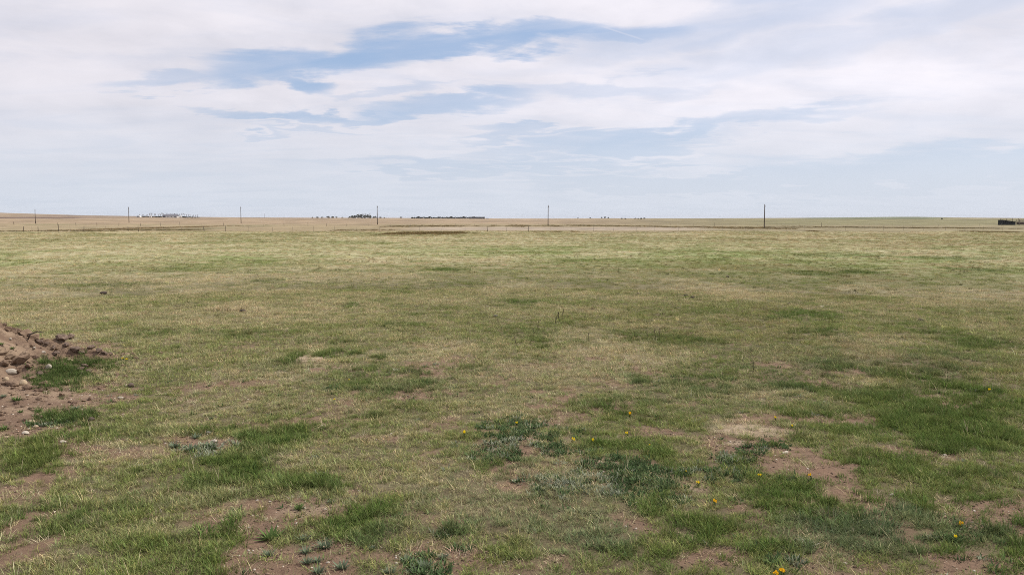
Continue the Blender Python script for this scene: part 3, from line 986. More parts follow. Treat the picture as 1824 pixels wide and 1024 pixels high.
X, Y = spread(5.2, 15, 620)
c, soil, straw, lush, forb, grey = tuft_tint(X, Y)
p = np.clip(1.05 - 1.2 * soil - .4 * forb, .10, 1) * (.60 + .40 * lush)
cl = fbm(X / .17, Y / .17, 263, 3); hv = fbm(X / .6, Y / .6, 264, 3)
p = p * (.40 + .60 * sstep(cl, .36, .58))
k = (RNG.random(len(X)) < p) & ~on_mound(X, Y)
add('short', X[k], Y[k], RNG.uniform(.5, 1.1, k.sum()) * (.45 + .75 * cl[k] + .65 * hv[k]) * (.85 + .3 * lush[k]), c[k])
X, Y = spread(15, 34, 150)
c, soil, straw, lush, forb, grey = tuft_tint(X, Y)
p = np.clip(1.05 - 1.1 * soil, .05, 1)
k = (RNG.random(len(X)) < p) & ~on_mound(X, Y)
add('short', X[k], Y[k], RNG.uniform(.7, 1.4, k.sum()) * (.5 + fbm(X[k] / .5, Y[k] / .5, 266, 3)), c[k])
# taller tufts where it is lush
X, Y = spread(5.2, 24, 125)
c, soil, straw, lush, forb, grey = tuft_tint(X, Y)
clus = fbm(X / .32, Y / .32, 261, 2)
p = (np.clip((lush - .15) * .9, 0, 1) * sstep(clus, .36, .66) + .10 * sstep(clus, .56, .72)) * (1 - soil * .6) + .015
k = (RNG.random(len(X)) < p) & ~on_mound(X, Y)
add('tall', X[k], Y[k], RNG.uniform(.5, 1.3, k.sum()) * (.66 + .50 * np.clip(lush[k], 0, 1)), c[k])
# dry litter and straw
X, Y = spread(5.2, 18, 170)
c, soil, straw, lush, forb, grey = tuft_tint(X, Y)
p = np.clip(.04 + .28 * straw + .34 * soil - .25 * soil * soil, 0.03, 1) * (1 - .6 * lush.clip(0, 1))
k = (RNG.random(len(X)) < p) & ~on_mound(X, Y)
n = int(k.sum())
c = C_STRAW * np.exp(RNG.normal(-.1, .28, n))[:, None] * (1 + RNG.normal(0, .05, (n, 3)))
add('dry', X[k], Y[k], RNG.uniform(.5, 1.1, n), c)
X, Y = spread(18, 45, 34)
c, soil, straw, lush, forb, grey = tuft_tint(X, Y)
k = (RNG.random(len(X)) < np.clip(straw * .55 - .1 - .2 * lush, .01, 1)) & ~on_mound(X, Y)
n = int(k.sum())
add('dry', X[k], Y[k], RNG.uniform(.8, 1.6, n), C_STRAW * np.exp(RNG.normal(-.1, .22, n))[:, None])
# stray bent seed stalks
X, Y = spread(5.2, 30, 9)
k = (RNG.random(len(X)) < .2 + .8 * sstep(fbm(X / 1.3, Y / 1.3, 268, 3), .4, .62)) & ~on_mound(X, Y)
n = int(k.sum())
acc['stalk'] = [(pts(X[k], Y[k]), RNG.uniform(.5, 1.15, n), C_STRAW * np.exp(RNG.normal(0, .25, n))[:, None])]
P_STALK = [proto_tuft('seed_stalks', 4, .12, .25, .06, .0042, (.05, .9), (.2, 1.4), 990 + i, dead=0, segs=5) for i in range(5)]
# leafy ground plants
X, Y = spread(5.5, 17, 330)
c, soil, straw, lush, forb, grey = tuft_tint(X, Y)
k = (RNG.random(len(X)) < np.clip(forb * 1.25, 0, 1) * sstep(fbm(X / .22, Y / .22, 271, 2), .30, .50) + .004) & ~on_mound(X, Y)
n = int(k.sum())
fc = np.array([.078, .118, .050])[None] * np.exp(RNG.normal(0, .2, n))[:, None]
sil = RNG.random(n) < .06 + .5 * sstep(fbm(X[k] / .8, Y[k] / .8, 275, 2), .5, .62)
fc[sil] = np.array([.23, .25, .175]) * np.exp(RNG.normal(0, .15, sil.sum()))[:, None]
add('forb', X[k], Y[k], RNG.uniform(.6, 1.35, n), fc)
# middle and far pasture
for (r0, r1, dens, s0, s1) in ((32, 62, 13, .7, 1.25), (62, 110, 4.6, .9, 1.6), (110, 200, 2.3, 1.2, 2.2)):
    X, Y = spread(r0, r1, dens, 36.5)
    c, soil, straw, lush, forb, grey = tuft_tint(X, Y, .20)
    k = Y < pasture_edge(X) + RNG.normal(0, 1, len(X)) * (3 + 15 * sstep(X, -95, -45))
    hgt = .75 + .5 * np.clip(lush[k], 0, 1)
    add('clump', X[k], Y[k], RNG.uniform(s0, s1, k.sum()) * hgt, c[k])
X, Y = spread(15, 70, 1.3, 36.5)
k = (RNG.random(len(X)) < sstep(fbm(X / 3, Y / 3, 283, 3), .42, .62)) & ~on_mound(X, Y)
c, soil, straw, lush, forb, grey = tuft_tint(X[k], Y[k], .3)
c = c * RNG.choice([.62, .8, 1.25], len(c))[:, None]
add('tall', X[k], Y[k], RNG.uniform(.7, 1.5, len(c)), c)
# dark rank tussocks dotted over the middle distance
X, Y = spread(20, 150, 0.22, 36.5)
clus = fbm(X / 7, Y / 7, 281, 3)
k = (RNG.random(len(X)) < sstep(clus, .46, .66) * (.35 + .65 * sstep(X / Y, -.3, .3))) & (Y < 180)
n = int(k.sum())
add('clump', X[k], Y[k], RNG.uniform(.8, 1.7, n), np.array([.072, .076, .032]) * np.exp(RNG.normal(0, .3, n))[:, None])


# rank weeds by the fence and along the ditches
def strip(pxs, pys, depth, n, s0, s1, base, var=.3):
    t = RNG.uniform(0, 1, n)
    u = np.interp(t, np.linspace(0, 1, len(pxs)), pxs); v = np.interp(t, np.linspace(0, 1, len(pys)), pys)
    X = np.empty(n); Y = np.empty(n)
    lut_u = np.linspace(min(pxs), max(pxs), 24)
    lx, ly = [], []
    for q in lut_u:
        x_, y_, _ = ray_r(q, float(np.interp(q, pxs, pys)))
        lx.append(x_); ly.append(y_)
    X = np.interp(u, lut_u, lx); Y = np.interp(u, lut_u, ly) + RNG.normal(0, depth, n)
    keep_ = fbm(u / 14, u * 0 + .5, 291, 3) + RNG.normal(0, .08, n) > .44
    X, Y = X[keep_], Y[keep_]
    n = len(X)
    add('clump', X, Y, RNG.uniform(s0, s1, n), np.array(base) * np.exp(RNG.normal(0, var, n))[:, None])


strip([-30, 180], [412.6, 411.6], 2.2, 300, 1.8, 3.2, (.11, .10, .046))
strip([180, 360], [411.0, 410.0], 7, 330, 2.0, 3.8, (.13, .12, .056))
strip([205, 345], [408, 405.2], 26, 900, 2.5, 5.0, (.20, .165, .09))
strip([600, 700], [410.2, 410.2], 5, 220, 1.8, 3.0, (.15, .12, .06))
strip([690, 850], [416.0, 415.3], 8, 900, 2.0, 4.0, (.125, .10, .047))
strip([690, 1060], [403.2, 402.2], 18, 1100, 2.4, 5.0, (.15, .125, .06))
strip([1060, 1380], [402.4, 407.0], 16, 800, 2.4, 4.6, (.16, .13, .062))
strip([1330, 1460], [406.5, 404.4], 12, 300, 2.4, 4.2, (.14, .12, .06))
strip([1460, 1760], [404.8, 407.0], 10, 700, 2.4, 4.2, (.14, .12, .06))
strip([1715, 1810], [412.8, 413.4], 3, 330, 1.8, 3.0, (.125, .10, .047))
strip([1440, 1455], [412.0, 412.0], 2.0, 70, 1.8, 3.0, (.125, .10, .047))
strip([950, 1030], [413.0, 413.0], 3, 200, 1.8, 3.0, (.16, .125, .06))
# straw tuft standing tall in the left middle distance
tx, ty = ground_pt(410, 556)
n = 14
acc['tall'].append((pts(tx + RNG.normal(0, .35, n), ty + RNG.normal(0, .15, n)), RNG.uniform(1.4, 2.6, n), C_STRAW * np.exp(RNG.normal(0, .15, n))[:, None]))
# green clumps growing on and round the mound
n = 170
for (px, py, rx, ry, num, tone_) in ((110, 670, 60, 26, 230, (.085, .130, .042)), (122, 745, 60, 14, 80, (.085, .13, .042)), (60, 812, 60, 26, 110, (.12, .16, .048)), (130, 648, 60, 9, 60, (.085, .13, .042)), (190, 650, 60, 14, 60, (.1, .145, .045))):
    xs, ys, zs = [], [], []
    for _ in range(num):
        x_, y_, z_ = surf_at(px + rg.gauss(0, .5) * rx, py + rg.gauss(0, .5) * ry)
        xs.append(x_); ys.append(y_); zs.append(z_)
    acc['tall'].append((np.array([xs, ys, zs]).T, RNG.uniform(.7, 1.3, num), np.array(tone_) * np.exp(RNG.normal(0, .2, num))[:, None]))

tt = RNG.uniform(0, 1, 420)
cxs = -10.9 + tt * 2.3 + RNG.normal(0, .12, 420); cys = 16.45 + tt * .35 + RNG.normal(0, .14, 420)
czs = ground_z(cxs, cys) + np.maximum(mound_h(cxs, cys), 0)
acc['dry'].append((np.stack([cxs, cys, czs], 1), RNG.uniform(.4, .9, 420), np.array([.26, .195, .145]) * np.exp(RNG.normal(0, .4, 420))[:, None]))
X, Y = spread(5.5, 17, 620)
soil = mask(SOIL, X, Y, .22, 50)
k = RNG.random(len(X)) < soil * .8
X, Y = X[k], Y[k]
n = len(X)
peb_c = np.array([.165, .118, .085])[None] * np.exp(RNG.normal(0, .4, n))[:, None]
wht = RNG.random(n) < .10
peb_c[wht] = np.array([.46, .40, .33]) * np.exp(RNG.normal(0, .15, wht.sum()))[:, None]
PZ = ground_z(X, Y) + np.maximum(mound_h(X, Y), 0)
acc['peb'] = [(np.stack([X, Y, PZ], 1), .008 + .036 * RNG.random(n) ** 3, peb_c)]
P_PEB = []
for i in range(4):
    q = rock_mesh('pebble', 860 + i, .8, .7, 1); q.materials.append(M_LEAF_PEB); P_PEB.append(bpy.data.objects.new('pebble', q))
NAMES = {'stalk': ('seed_stalks', P_STALK), 'peb': ('soil_crumbs', P_PEB), 'short': ('short_grass', P_SHORT), 'tall': ('tall_grass', P_TALL), 'dry': ('dry_grass', P_DRY), 'clump': ('pasture_grass', P_CLUMP), 'forb': ('leafy_ground_cover', P_FORB)}
for kd, lst in acc.items():
    P_ = np.concatenate([q[0] for q in lst]); S_ = np.concatenate([q[1] for q in lst]); C_ = np.concatenate([q[2] for q in lst])
    o = scatter(NAMES[kd][0], NAMES[kd][1], P_, S_, C_)
    print(kd, len(P_))
LAB = {'seed_stalks': ('thin bent straw stalks standing above the short grass', 'dry grass'), 'soil_crumbs': ('brown crumbs and pale grit on the bare soil patches', 'grit'), 'short_grass': ('short green and olive grass covering the near pasture', 'grass'), 'tall_grass': ('longer dark green grass tufts in the foreground', 'grass'), 'dry_grass': ('pale dead straw lying in the pasture', 'dry grass'),
       'pasture_grass': ('patchy olive and tan grass of the wide middle pasture', 'grass'), 'leafy_ground_cover': ('low grey green leafy mats on the bare soil', 'ground cover')}
for k_, (l_, c_) in LAB.items(): tag(bpy.data.objects[k_], l_, c_)

# ------------------------------------------------------------------ rosettes on the bare soil
m_ros = leaf_mat('rosette_leaf', False, (.135, .170, .110, 1), .15)


def rosette_mesh(seed):
    rg = random.Random(seed); mb = MB()
    for i in range(26):
        a_ = i * 2.399 + rg.uniform(-.2, .2); t = i / 26
        tt = rg.uniform(.7, 1.25)
        mb.blade((.012 * math.cos(a_), .012 * math.sin(a_), -.004), a_, .045 + .045 * (1 - t) + rg.uniform(0, .02), 1.25 - .9 * t + rg.uniform(-.15, .15), rg.uniform(-.35, .35), rg.uniform(.010, .016), 4, (tt * .8, tt * .82, tt * .75), (tt * 1.25, tt * 1.2, tt * 1.25))
    me = mb.mesh('rosette', True, True); me.materials.append(m_ros)
    return me


ros = [rosette_mesh(40 + i) for i in range(4)]
ROS = [(478, 990, 26, 'lone grey green leaf rosette on bare soil, leftmost of the bottom cluster'),
       (545, 984, 24, 'small leaf rosette left of the biggest rosette on the bottom bare patch'),
       (578, 976, 32, 'biggest grey green leaf rosette on the bare patch at bottom left of centre'),
       (541, 962, 24, 'leaf rosette at the upper edge of the bottom bare patch, beside dead stalks'),
       (548, 1003, 24, 'leaf rosette just below the small one on the bottom bare patch'),
       (566, 1001, 20, 'small leaf rosette touching its left neighbour near the bottom edge'),
       (567, 1020, 28, 'leaf rosette cut by the bottom edge below the biggest rosette'),
       (610, 1012, 30, 'broad leaf rosette at the bottom edge right of the biggest rosette'),
       (664, 978, 16, 'small dark leaf rosette alone under the bright green grass clump'),
       (725, 1000, 28, 'grey leaf rosette left of the dense pair at the bottom edge'),
       (755, 1014, 36, 'large dense leaf rosette at the bottom edge near the shaggy grass'),
       (790, 995, 22, 'small leaf rosette at the foot of the shaggy grass'),
       (695, 1020, 26, 'pale leaf rosette at the very bottom between two darker ones'),
       (482, 960, 46, 'bushy dark green rosette at the left end of the bottom bare patch'),
       (590, 896, 16, 'little leaf rosette on soil above the bright green grass clump'),
       (533, 907, 24, 'yellow green leafy sprout on the sandy patch'),
       (30, 714, 22, 'green leafy plant on the smooth dirt before the mound'),
       (68, 734, 18, 'flat green plant on the spread dirt right of the leafy plant'),
       (37, 735, 12, 'tiny green plant on the spread dirt below the leafy plant'),
       (6, 708, 14, 'grey leaf plant on the dirt at the left edge'),
       (22, 622, 12, 'small green sprout on the upper mound slope'),
       (3, 615, 12, 'green sprout on the mound touching the left edge'),
       (8, 765, 20, 'grey green plant by the left edge on spread dirt'),
       (135, 730, 18, 'silvery leaf plant beside the green tuft before the mound'),
       (372, 772, 12, 'small dark rosette at the back of the left bare strip'),
       (350, 780, 20, 'leaf rosette near the flat pale stone on the left bare strip'),
       (340, 803, 30, 'wide grey leaf rosette at the front of the left bare strip'),
       (310, 797, 24, 'leaf rosette at the left end of the bare strip left of centre'),
       (370, 796, 18, 'dark small rosette in front of the flat pale stone')]
m_spr = leaf_mat('sprout_leaf', False, (.10, .15, .05, 1), .2)
for i, (px, py, w, lab) in enumerate(ROS):
    x, y, z = surf_at(px, py)
    s = w / FPX * math.hypot(y, CAM_H) / .125
    me_ = ros[i % 4]
    o = new_obj('rosette_plant', me_)
    if any(q in lab for q in ('sprout', 'green plant', 'green leafy plant', 'dark green')):
        o.material_slots[0].link = 'OBJECT'; o.material_slots[0].material = m_spr
    o.location = (x, y, z + .004); o.scale = (s, s, s * .9); o.rotation_euler = (0, 0, rg.uniform(0, 6.28))
    tag(o, lab, 'plant', 'leafy rosettes on the bare soil')

# ------------------------------------------------------------------ yellow flowers
def flat_color_leaf(name, c, tr=.25):
    return leaf_mat(name, False, (*c, 1), tr)


M_YEL = flat_color_leaf('yellow_petal', (.86, .68, .03)); M_ORA = flat_color_leaf('orange_yellow_petal', (.88, .55, .02))
M_FST = flat_color_leaf('flower_foliage', (.085, .125, .045))


def flower_head_mesh(seed):
    rg = random.Random(seed); mb = MB()
    for hx, hy, hz in ((0, 0, .060), (.022, .006, .052), (-.012, .018, .055)):   # a few short spikes of pea-like flowers
        for i in range(9):
            a_ = i * 2.4 + hx * 90; q = rg.uniform(.8, 1.1)
            mb.blade((hx + .003 * math.cos(a_), hy + .003 * math.sin(a_), hz + .003 * i), a_, .019, 1.1 - .08 * i, -.8, .015, 3, (q, q, q))
    return mb.mesh('flower_head', True, True)


def flower_fol_mesh(seed):
    rg = random.Random(seed); mb = MB()
    for hx, hy, hz in ((0, 0, .075), (.022, .006, .065), (-.012, .018, .068)):
        mb.tube([(hx * .2, hy * .2, -.01), (hx * .8, hy * .8, hz * .6), (hx, hy, hz)], [.0024, .002, .0012], 5)
    for i in range(22):
        a_ = i * 2.1 + rg.uniform(-.3, .3); h = .004 + .0024 * i; q = rg.uniform(.8, 1.2); r_ = rg.uniform(0, .02)
        mb.blade((r_ * math.cos(a_), r_ * math.sin(a_), h), a_, rg.uniform(.03, .05), rg.uniform(.5, 1.2), rg.uniform(.1, .7), .012, 3, (q, q, q))
    return mb.mesh('leafy_stem', True, True)


fh = [flower_head_mesh(i) for i in range(3)]; ff = [flower_fol_mesh(30 + i) for i in range(3)]
for q in fh: q.materials.append(M_YEL)
for q in ff: q.materials.append(M_FST)
FLO = [(828, 771, 9, 'Y', 'lone yellow flower on pale grass at the centre, left of the leafy mats'),
       (921, 752, 7, 'Y', 'yellow flower at the upper left of the leafy mat near the centre'),
       (1020, 783, 9, 'Y', 'yellow flower on the right side of the leafy mat, left of its close twin'),
       (1055, 783, 9, 'Y', 'yellow flower at the left end of the dark grass band right of centre'),
       (1121, 737, 8, 'O', 'orange yellow flower standing in grass farthest back right of centre'),
       (1117, 771, 8, 'Y', 'yellow flower at the top of the dark grass clump right of centre'),
       (1244, 858, 10, 'Y', 'bright yellow flower in lush grass above the orange flower'),
       (1272, 891, 12, 'O', 'largest orange yellow flower, at the edge of the dark grass clump'),
       (1353, 846, 9, 'Y', 'yellow flower just below the silvery leaf mat'),
       (1443, 845, 10, 'O', 'tall orange yellow flower on bare soil right of the silvery leaf mat'),
       (1410, 757, 7, 'Y', 'yellow flower at the right end of the straw patch'),
       (1380, 744, 6, 'Y', 'small yellow flower behind the straw patch'),
       (1710, 933, 10, 'O', 'upper yellow flower of the pair beside the bare soil at right'),
       (1703, 956, 10, 'Y', 'lower yellow flower of the pair beside the bare soil at right'),
       (1392, 1018, 12, 'O', 'yellow flower cut close to the bottom edge'),
       (1382, 1022, 11, 'O', 'orange flower stalk touching the bottom edge'),
       (1763, 694, 7, 'Y', 'yellow flower alone in lush grass near the right edge'),
       (219, 637, 6, 'Y', 'tiny yellow flower just right of the sod ridge on the left'),
       (226, 640, 5, 'Y', 'second tiny yellow flower a hand right of the one by the sod ridge'),
       (622, 676, 5, 'Y', 'tiny yellow flower below the green ring round the straw patch'),
       (596, 711, 5, 'Y', 'tiny yellow flower in the grass left of the brown oval patch'),
       (1157, 792, 5, 'Y', 'faint tiny yellow flower inside the dark grass clump right of centre'),
       (1222, 838, 6, 'Y', 'small yellow flower left of the bright flower in lush grass')]
for i, (px, py, w, k, lab) in enumerate(FLO):
    x, y, z = surf_at(px, py + w * .9)
    s = min(w / FPX * math.hypot(y, CAM_H) / .072, 1.15) * rg.uniform(.8, 1.1)
    e = empty('yellow_flower', (x, y, z), rg.uniform(0, 6.28)); e.scale = (s, s, s)
    tag(e, lab, 'flower', 'yellow wildflowers dotted over the foreground')
    h_ = new_obj('flower_head', fh[i % 3], None, e)
    if k == 'O':
        h_.material_slots[0].link = 'OBJECT'; h_.material_slots[0].material = M_ORA
    new_obj('leafy_stem', ff[i % 3], None, e)

# ------------------------------------------------------------------ dead weed stalks
m_stk = simple_mat('dry_stalk', (.05, .036, .028), (.10, .072, .052), 8, .9, .2)


def stalk_mesh(seed, branch):
    rg = random.Random(seed); mb = MB()
    p = Vector((0, 0, -.02)); path = [p.copy()]
    d = Vector((rg.uniform(-.12, .12), rg.uniform(-.1, .1), 1)).normalized()
    for i in range(5):
        p = p + d * .064; d = (d + Vector((rg.uniform(-.12, .12), rg.uniform(-.12, .12), 0))).normalized(); path.append(p.copy())
    mb.tube(path, [.010, .009, .008, .007, .006, .005], 5)
    for i in range(branch):
        b0 = path[2 + i % 3]; a_ = rg.uniform(0, 6.28); l_ = rg.uniform(.05, .10)
        e_ = b0 + Vector((math.cos(a_) * l_ * .6, math.sin(a_) * l_ * .6, l_))
        mb.tube([b0, (b0 + e_) / 2 + Vector((0, 0, -.01)), e_], [.006, .005, .003], 4)
        for q in range(5):
            mb.blade(e_, rg.uniform(0, 6.28), .022, rg.uniform(.2, 1.4), .4, .012, 2)
    for q in range(9):
        mb.blade(path[-1] - Vector((0, 0, .012 * (q % 3))), rg.uniform(0, 6.28), .028, rg.uniform(.2, 1.4), .4, .014, 2)
    me = mb.mesh('weed_stalk'); me.materials.append(m_stk)
    return me


stk = [stalk_mesh(70 + i, i % 4 + 1) for i in range(5)]
STK = [(989, 578, 22, 'reddish dead stalk, left one of the three tall stalks right of centre'), (996, 577, 24, 'middle dead stalk of the three tall stalks right of centre'), (1003, 570, 20, 'right hand dead stalk of the three, slightly farther back'),
       (951, 600, 18, 'dead weed stalk left of the three tall stalks'), (958, 592, 22, 'tall dark weed stalk close behind another, left of the three'), (920, 618, 22, 'nearest thick dead weed stalk beside a green tuft'),
       (892, 594, 14, 'small leaning dead stalk at the far left of the stalks'), (1048, 608, 18, 'thin dead stalk leaning right, between both stalk clusters'), (1042, 570, 14, 'short dead stalk right of the three tall stalks'),
       (1130, 603, 14, 'short dead stalk at the left of the dark grass strip'), (1153, 601, 14, 'dead stalk in the middle of the dark grass strip'), (1167, 605, 22, 'branched dead weed stalk above the dark grass strip'),
       (1174, 600, 18, 'dead stalk close right of the branched weed stalk'), (1341, 666, 24, 'lone dead thistle like stalk on the right of the pasture'), (932, 604, 14, 'short stalk between the thick one and the leaning one'), (968, 606, 12, 'short dead stalk at the foot of the three tall stalks')]
for i, (px, py, h, lab) in enumerate(STK):
    x, y, z = surf_at(px, py)
    s = h / FPX * math.hypot(y, CAM_H) / .34
    o = new_obj('weed_stalk', stk[i % 5]); o.location = (x, y, z); o.scale = (s, s, s); o.rotation_euler = (0, 0, rg.uniform(0, 6.28))
    tag(o, lab, 'dead weed', 'dead weed stalks standing in the pasture')

# ------------------------------------------------------------------ dark lumps in the pasture
m_dung = simple_mat('dark_lump', (.035, .026, .02), (.075, .056, .042), 4, .95, .6)
m_dungg = simple_mat('grey_lump', (.085, .078, .072), (.14, .13, .12), 4, .95, .6)
pat = [rock_mesh('dark_lump', 800 + i, .8, .5, 2) for i in range(3)]
for q in pat: q.materials.append(m_dung)
LUMP = [(185, 525, 13, 'D', 'dark brown dung pat on the straw grass at left'), (882, 564, 9, 'G', 'grey lump in the grass near the centre'), (432, 557, 14, 'D', 'dark clod beside the tall straw tuft, on its right'),
        (396, 561, 9, 'D', 'small dark clod at the left foot of the tall straw tuft'), (1745, 584, 8, 'D', 'black lump in the grass near the right edge'), (1137, 525, 10, 'D', 'dark dung pat, leftmost of the spots right of centre'),
        (1222, 527, 8, 'D', 'dark dung pat, upper one of two touching spots right of centre'), (1233, 531, 8, 'D', 'dark dung pat, lower one of two touching spots right of centre'), (1190, 536, 7, 'D', 'small dark pat between the leftmost and the touching spots'), (1296, 493, 7, 'D', 'small dark pat farther back right of centre'),
        (1640, 571, 10, 'D', 'dark clump of dung on the brown patch at right'), (1405, 543, 8, 'D', 'dark pat in front of the long green strip at right')]
for i, (px, py, w, k, lab) in enumerate(LUMP):
    x, y = ground_pt(px, py); z = gz1(x, y)
    s = w / FPX * math.hypot(y, CAM_H) * 1.1
    o = new_obj('dung_pat' if k == 'D' else 'grey_lump', pat[i % 3])
    if k == 'G': o.material_slots[0].link = 'OBJECT'; o.material_slots[0].material = m_dungg
    o.location = (x, y, z + s * .16); o.scale = (s, s, s * .8); o.rotation_euler = (0, 0, rg.uniform(0, 6.28))
    tag(o, lab, 'lump', 'dark lumps lying in the pasture')

# ------------------------------------------------------------------ utility poles
pole_mb = MB(); pole_mb.tube([(0, 0, -.4), (0, 0, 3.5), (0, 0, 7.5)], [.155, .135, .105], 12)
pole_me = pole_mb.mesh('pole', True); pole_me.materials.append(M_WOOD)
ins_mb = MB(); ins_mb.tube([(0, 0, 7.49), (0, 0, 7.60), (0, 0, 7.61), (0, 0, 7.68), (0, 0, 7.72)], [.02, .02, .05, .055, .02], 8)
ins_me = ins_mb.mesh('insulator', True); ins_me.materials.append(M_INSUL)
br_mb = MB(); br_mb.box((.17, 0, 7.1), (.12, .06, .30)); br_mb.tube([(.2, 0, 7.0), (.2, 0, 6.75)], [.05, .05], 8)
br_me = br_mb.mesh('neutral_bracket'); br_me.materials.append(M_INSUL)
POLES = [(66, 398.5, 372.5, 'leftmost wooden utility pole, shortest in view, before the brown hill'),
         (232, 397, 368.5, 'wooden utility pole just left of the far farmstead with bare trees'),
         (431, 398, 368, 'wooden utility pole between the left farmstead and the green tree clump'),
         (673, 400.3, 366, 'wooden utility pole just right of the green tree clump on the skyline'),
         (976, 402.2, 365, 'wooden utility pole right of centre, by the end of the dark barn line'),
         (1360, 406.8, 363.5, 'tallest and nearest wooden utility pole, on the right side')]
for i, (px, vb, vt, lab) in enumerate(POLES):
    x, y, r_ = ray_r(px, vb)
    z = gz1(x, y)
    zc = y * CP + (CAM_H - z) * SP
    s = (vb - vt) / FPX * zc / 7.72
    e = empty('utility_pole', (x, y, z), rg.uniform(-.3, .3)); e.scale = (max(s, .8),) * 2 + (s,)
    e.rotation_euler = (rg.uniform(-.006, .006), rg.uniform(-.008, .008), rg.uniform(-.3, .3))
    tag(e, lab, 'utility pole', 'wooden utility poles in a row across the fields')
    new_obj('pole', pole_me, None, e); new_obj('insulator', ins_me, None, e); new_obj('neutral_bracket', br_me, None, e)
    print('pole', i, round(r_), round(s, 2))
x, y, r_ = ray_r(473, 388.4, 300, 4800)
e = empty('utility_pole', (x, y, gz1(x, y)))
s = 8 / FPX * r_ / 7.72
e.scale = (s, s, s); tag(e, 'faint tiny utility pole on the skyline, right of the third pole from the left', 'utility pole', 'wooden utility poles in a row across the fields')
new_obj('pole', pole_me, None, e); new_obj('insulator', ins_me, None, e); new_obj('neutral_bracket', br_me, None, e)

# ------------------------------------------------------------------ fences
post_meshes = []
for i in range(4):
    mb = MB(); h = 1.22 + .12 * (i % 3)
    mb.tube([(0, 0, -.3), (0, 0, h * .6), (0, 0, h - .02), (0, 0, h)], [.065, .06, .055, .035], 8)
    q = mb.mesh('post', True); q.materials.append(M_POST); post_meshes.append(q)
M_THIN = simple_mat('pale_weathered_post', (.15, .125, .10), (.26, .22, .18), 3, .9, .3, (6, 6, .6))
thin_meshes = []
for i in range(2):
    mb = MB(); mb.tube([(0, 0, -.3), (0, 0, 1.0), (0, 0, 1.15)], [.024, .022, .020], 6)
    q = mb.mesh('post', True); q.materials.append(M_THIN); thin_meshes.append(q)


def fence(name, label, xs, yfun, thick=1.0):
    x0 = xs[len(xs) // 2]
    f = empty(name, (x0, yfun(x0), gz1(x0, yfun(x0))))
    tag(f, label, 'fence')
    o0 = f.location
    tops = []
    for i, x in enumerate(xs):
        y = yfun(x) + rg.uniform(-.05, .05); z = gz1(x, y)
        mesh_ = post_meshes[rg.randrange(4)] if (rg.random() < .75 and x < -62 and thick < 1.01 and 'near' in label) or rg.random() < .06 else thin_meshes[i % 2]
        o = new_obj('post', mesh_, None, f)
        o.location = (x - o0.x, y - o0.y, z - o0.z)
        o.rotation_euler = (rg.gauss(0, .04), rg.gauss(0, .07), rg.uniform(0, 6.28))
        o.scale = (thick, thick, rg.uniform(.85, 1.15))
        tops.append(o.location.copy())
    for h in (.35, .62, .88, 1.1):
        mb = MB()
        p_ = []
        for a_, b_ in zip(tops[:-1], tops[1:]):
            p_ += [a_ + Vector((0, -.06, h)), (a_ + b_) / 2 + Vector((0, -.06, h - .03))]
        p_.append(tops[-1] + Vector((0, -.06, h)))
        mb.tube(p_, [.003] * len(p_), 4)
        mb.build('wire', M_WIRE, f)
    return f


xs = []
x = -135.0
known_l = [5, 26, 44, 78, 92, 102, 135, 155, 177, 214, 251, 268, 298, 340]
for u in known_l: xs.append((u - 912) / FPX * FENCE_Y)
x = xs[-1] + 5
while x < 140:
    xs.append(x); x += rg.uniform(4.4, 5.6)
xs = [-132, -127.5, -123] + xs
fence('wire_fence', 'near wire fence on weathered posts along the far edge of the green pasture', xs, lambda x: FENCE_Y + np.clip(x / 120, -1, 1) * 8)
xs = np.arange(-190, 215, 8.0) + RNG.normal(0, .6, len(np.arange(-190, 215, 8.0)))
fence('wire_fence', 'second fainter wire fence across the tan field, beyond the near fence', list(xs), lambda x: 300 - x * .05, 1.0)

# ------------------------------------------------------------------ trees on the skyline
M_BARK = simple_mat('grey_bark', (.17, .155, .145), (.25, .23, .215), 3, .9, .3)
M_TWIG = simple_mat('bare_twigs', (.20, .185, .18), (.27, .25, .245), 1, .9, .0)
M_BUD = simple_mat('budding_leaves', (.07, .078, .048), (.115, .12, .078), 1, .9, .0)
M_EVER = simple_mat('dark_hedge_leaves', (.045, .05, .03), (.085, .085, .055), 1, .9, .0)


def bare_tree(seed, H=1.0, spread_=.28):
    """unit-height leafless tree: trunk mesh and twig crown mesh"""
    rg = random.Random(seed)
    tr = MB(); tw = MB()
    tr.tube([(0, 0, -.03), (rg.uniform(-.01, .01), 0, .3), (rg.uniform(-.02, .02), 0, .62)], [.014, .011, .006], 7)
    for i in range(26):
        h = rg.uniform(.18, .62); a_ = rg.uniform(0, 6.28); l_ = rg.uniform(.18, .40)
        k_ = spread_ * rg.uniform(.5, 1.1)
        p0 = Vector((0, 0, h)); p1 = p0 + Vector((math.cos(a_) * k_ * .5, math.sin(a_) * k_ * .5, l_ * .55)); p2 = p0 + Vector((math.cos(a_) * k_ * .75, math.sin(a_) * k_ * .75, l_))
        tw.tube([p0, p1, p2], [.0038, .0024, .0012], 4, cap=False)
        for j in range(9):
            q = p0.lerp(p2, rg.uniform(.3, 1)); b_ = rg.uniform(0, 6.28); m_ = rg.uniform(.05, .14)
            tw.tube([q, q + Vector((math.cos(b_) * m_ * .5, math.sin(b_) * m_ * .5, m_ * .9))], [.002, .001], 3, cap=False)
    a = tr.mesh('trunk', True); a.materials.append(M_BARK); b = tw.mesh('crown'); b.materials.append(M_TWIG)
    return a, b


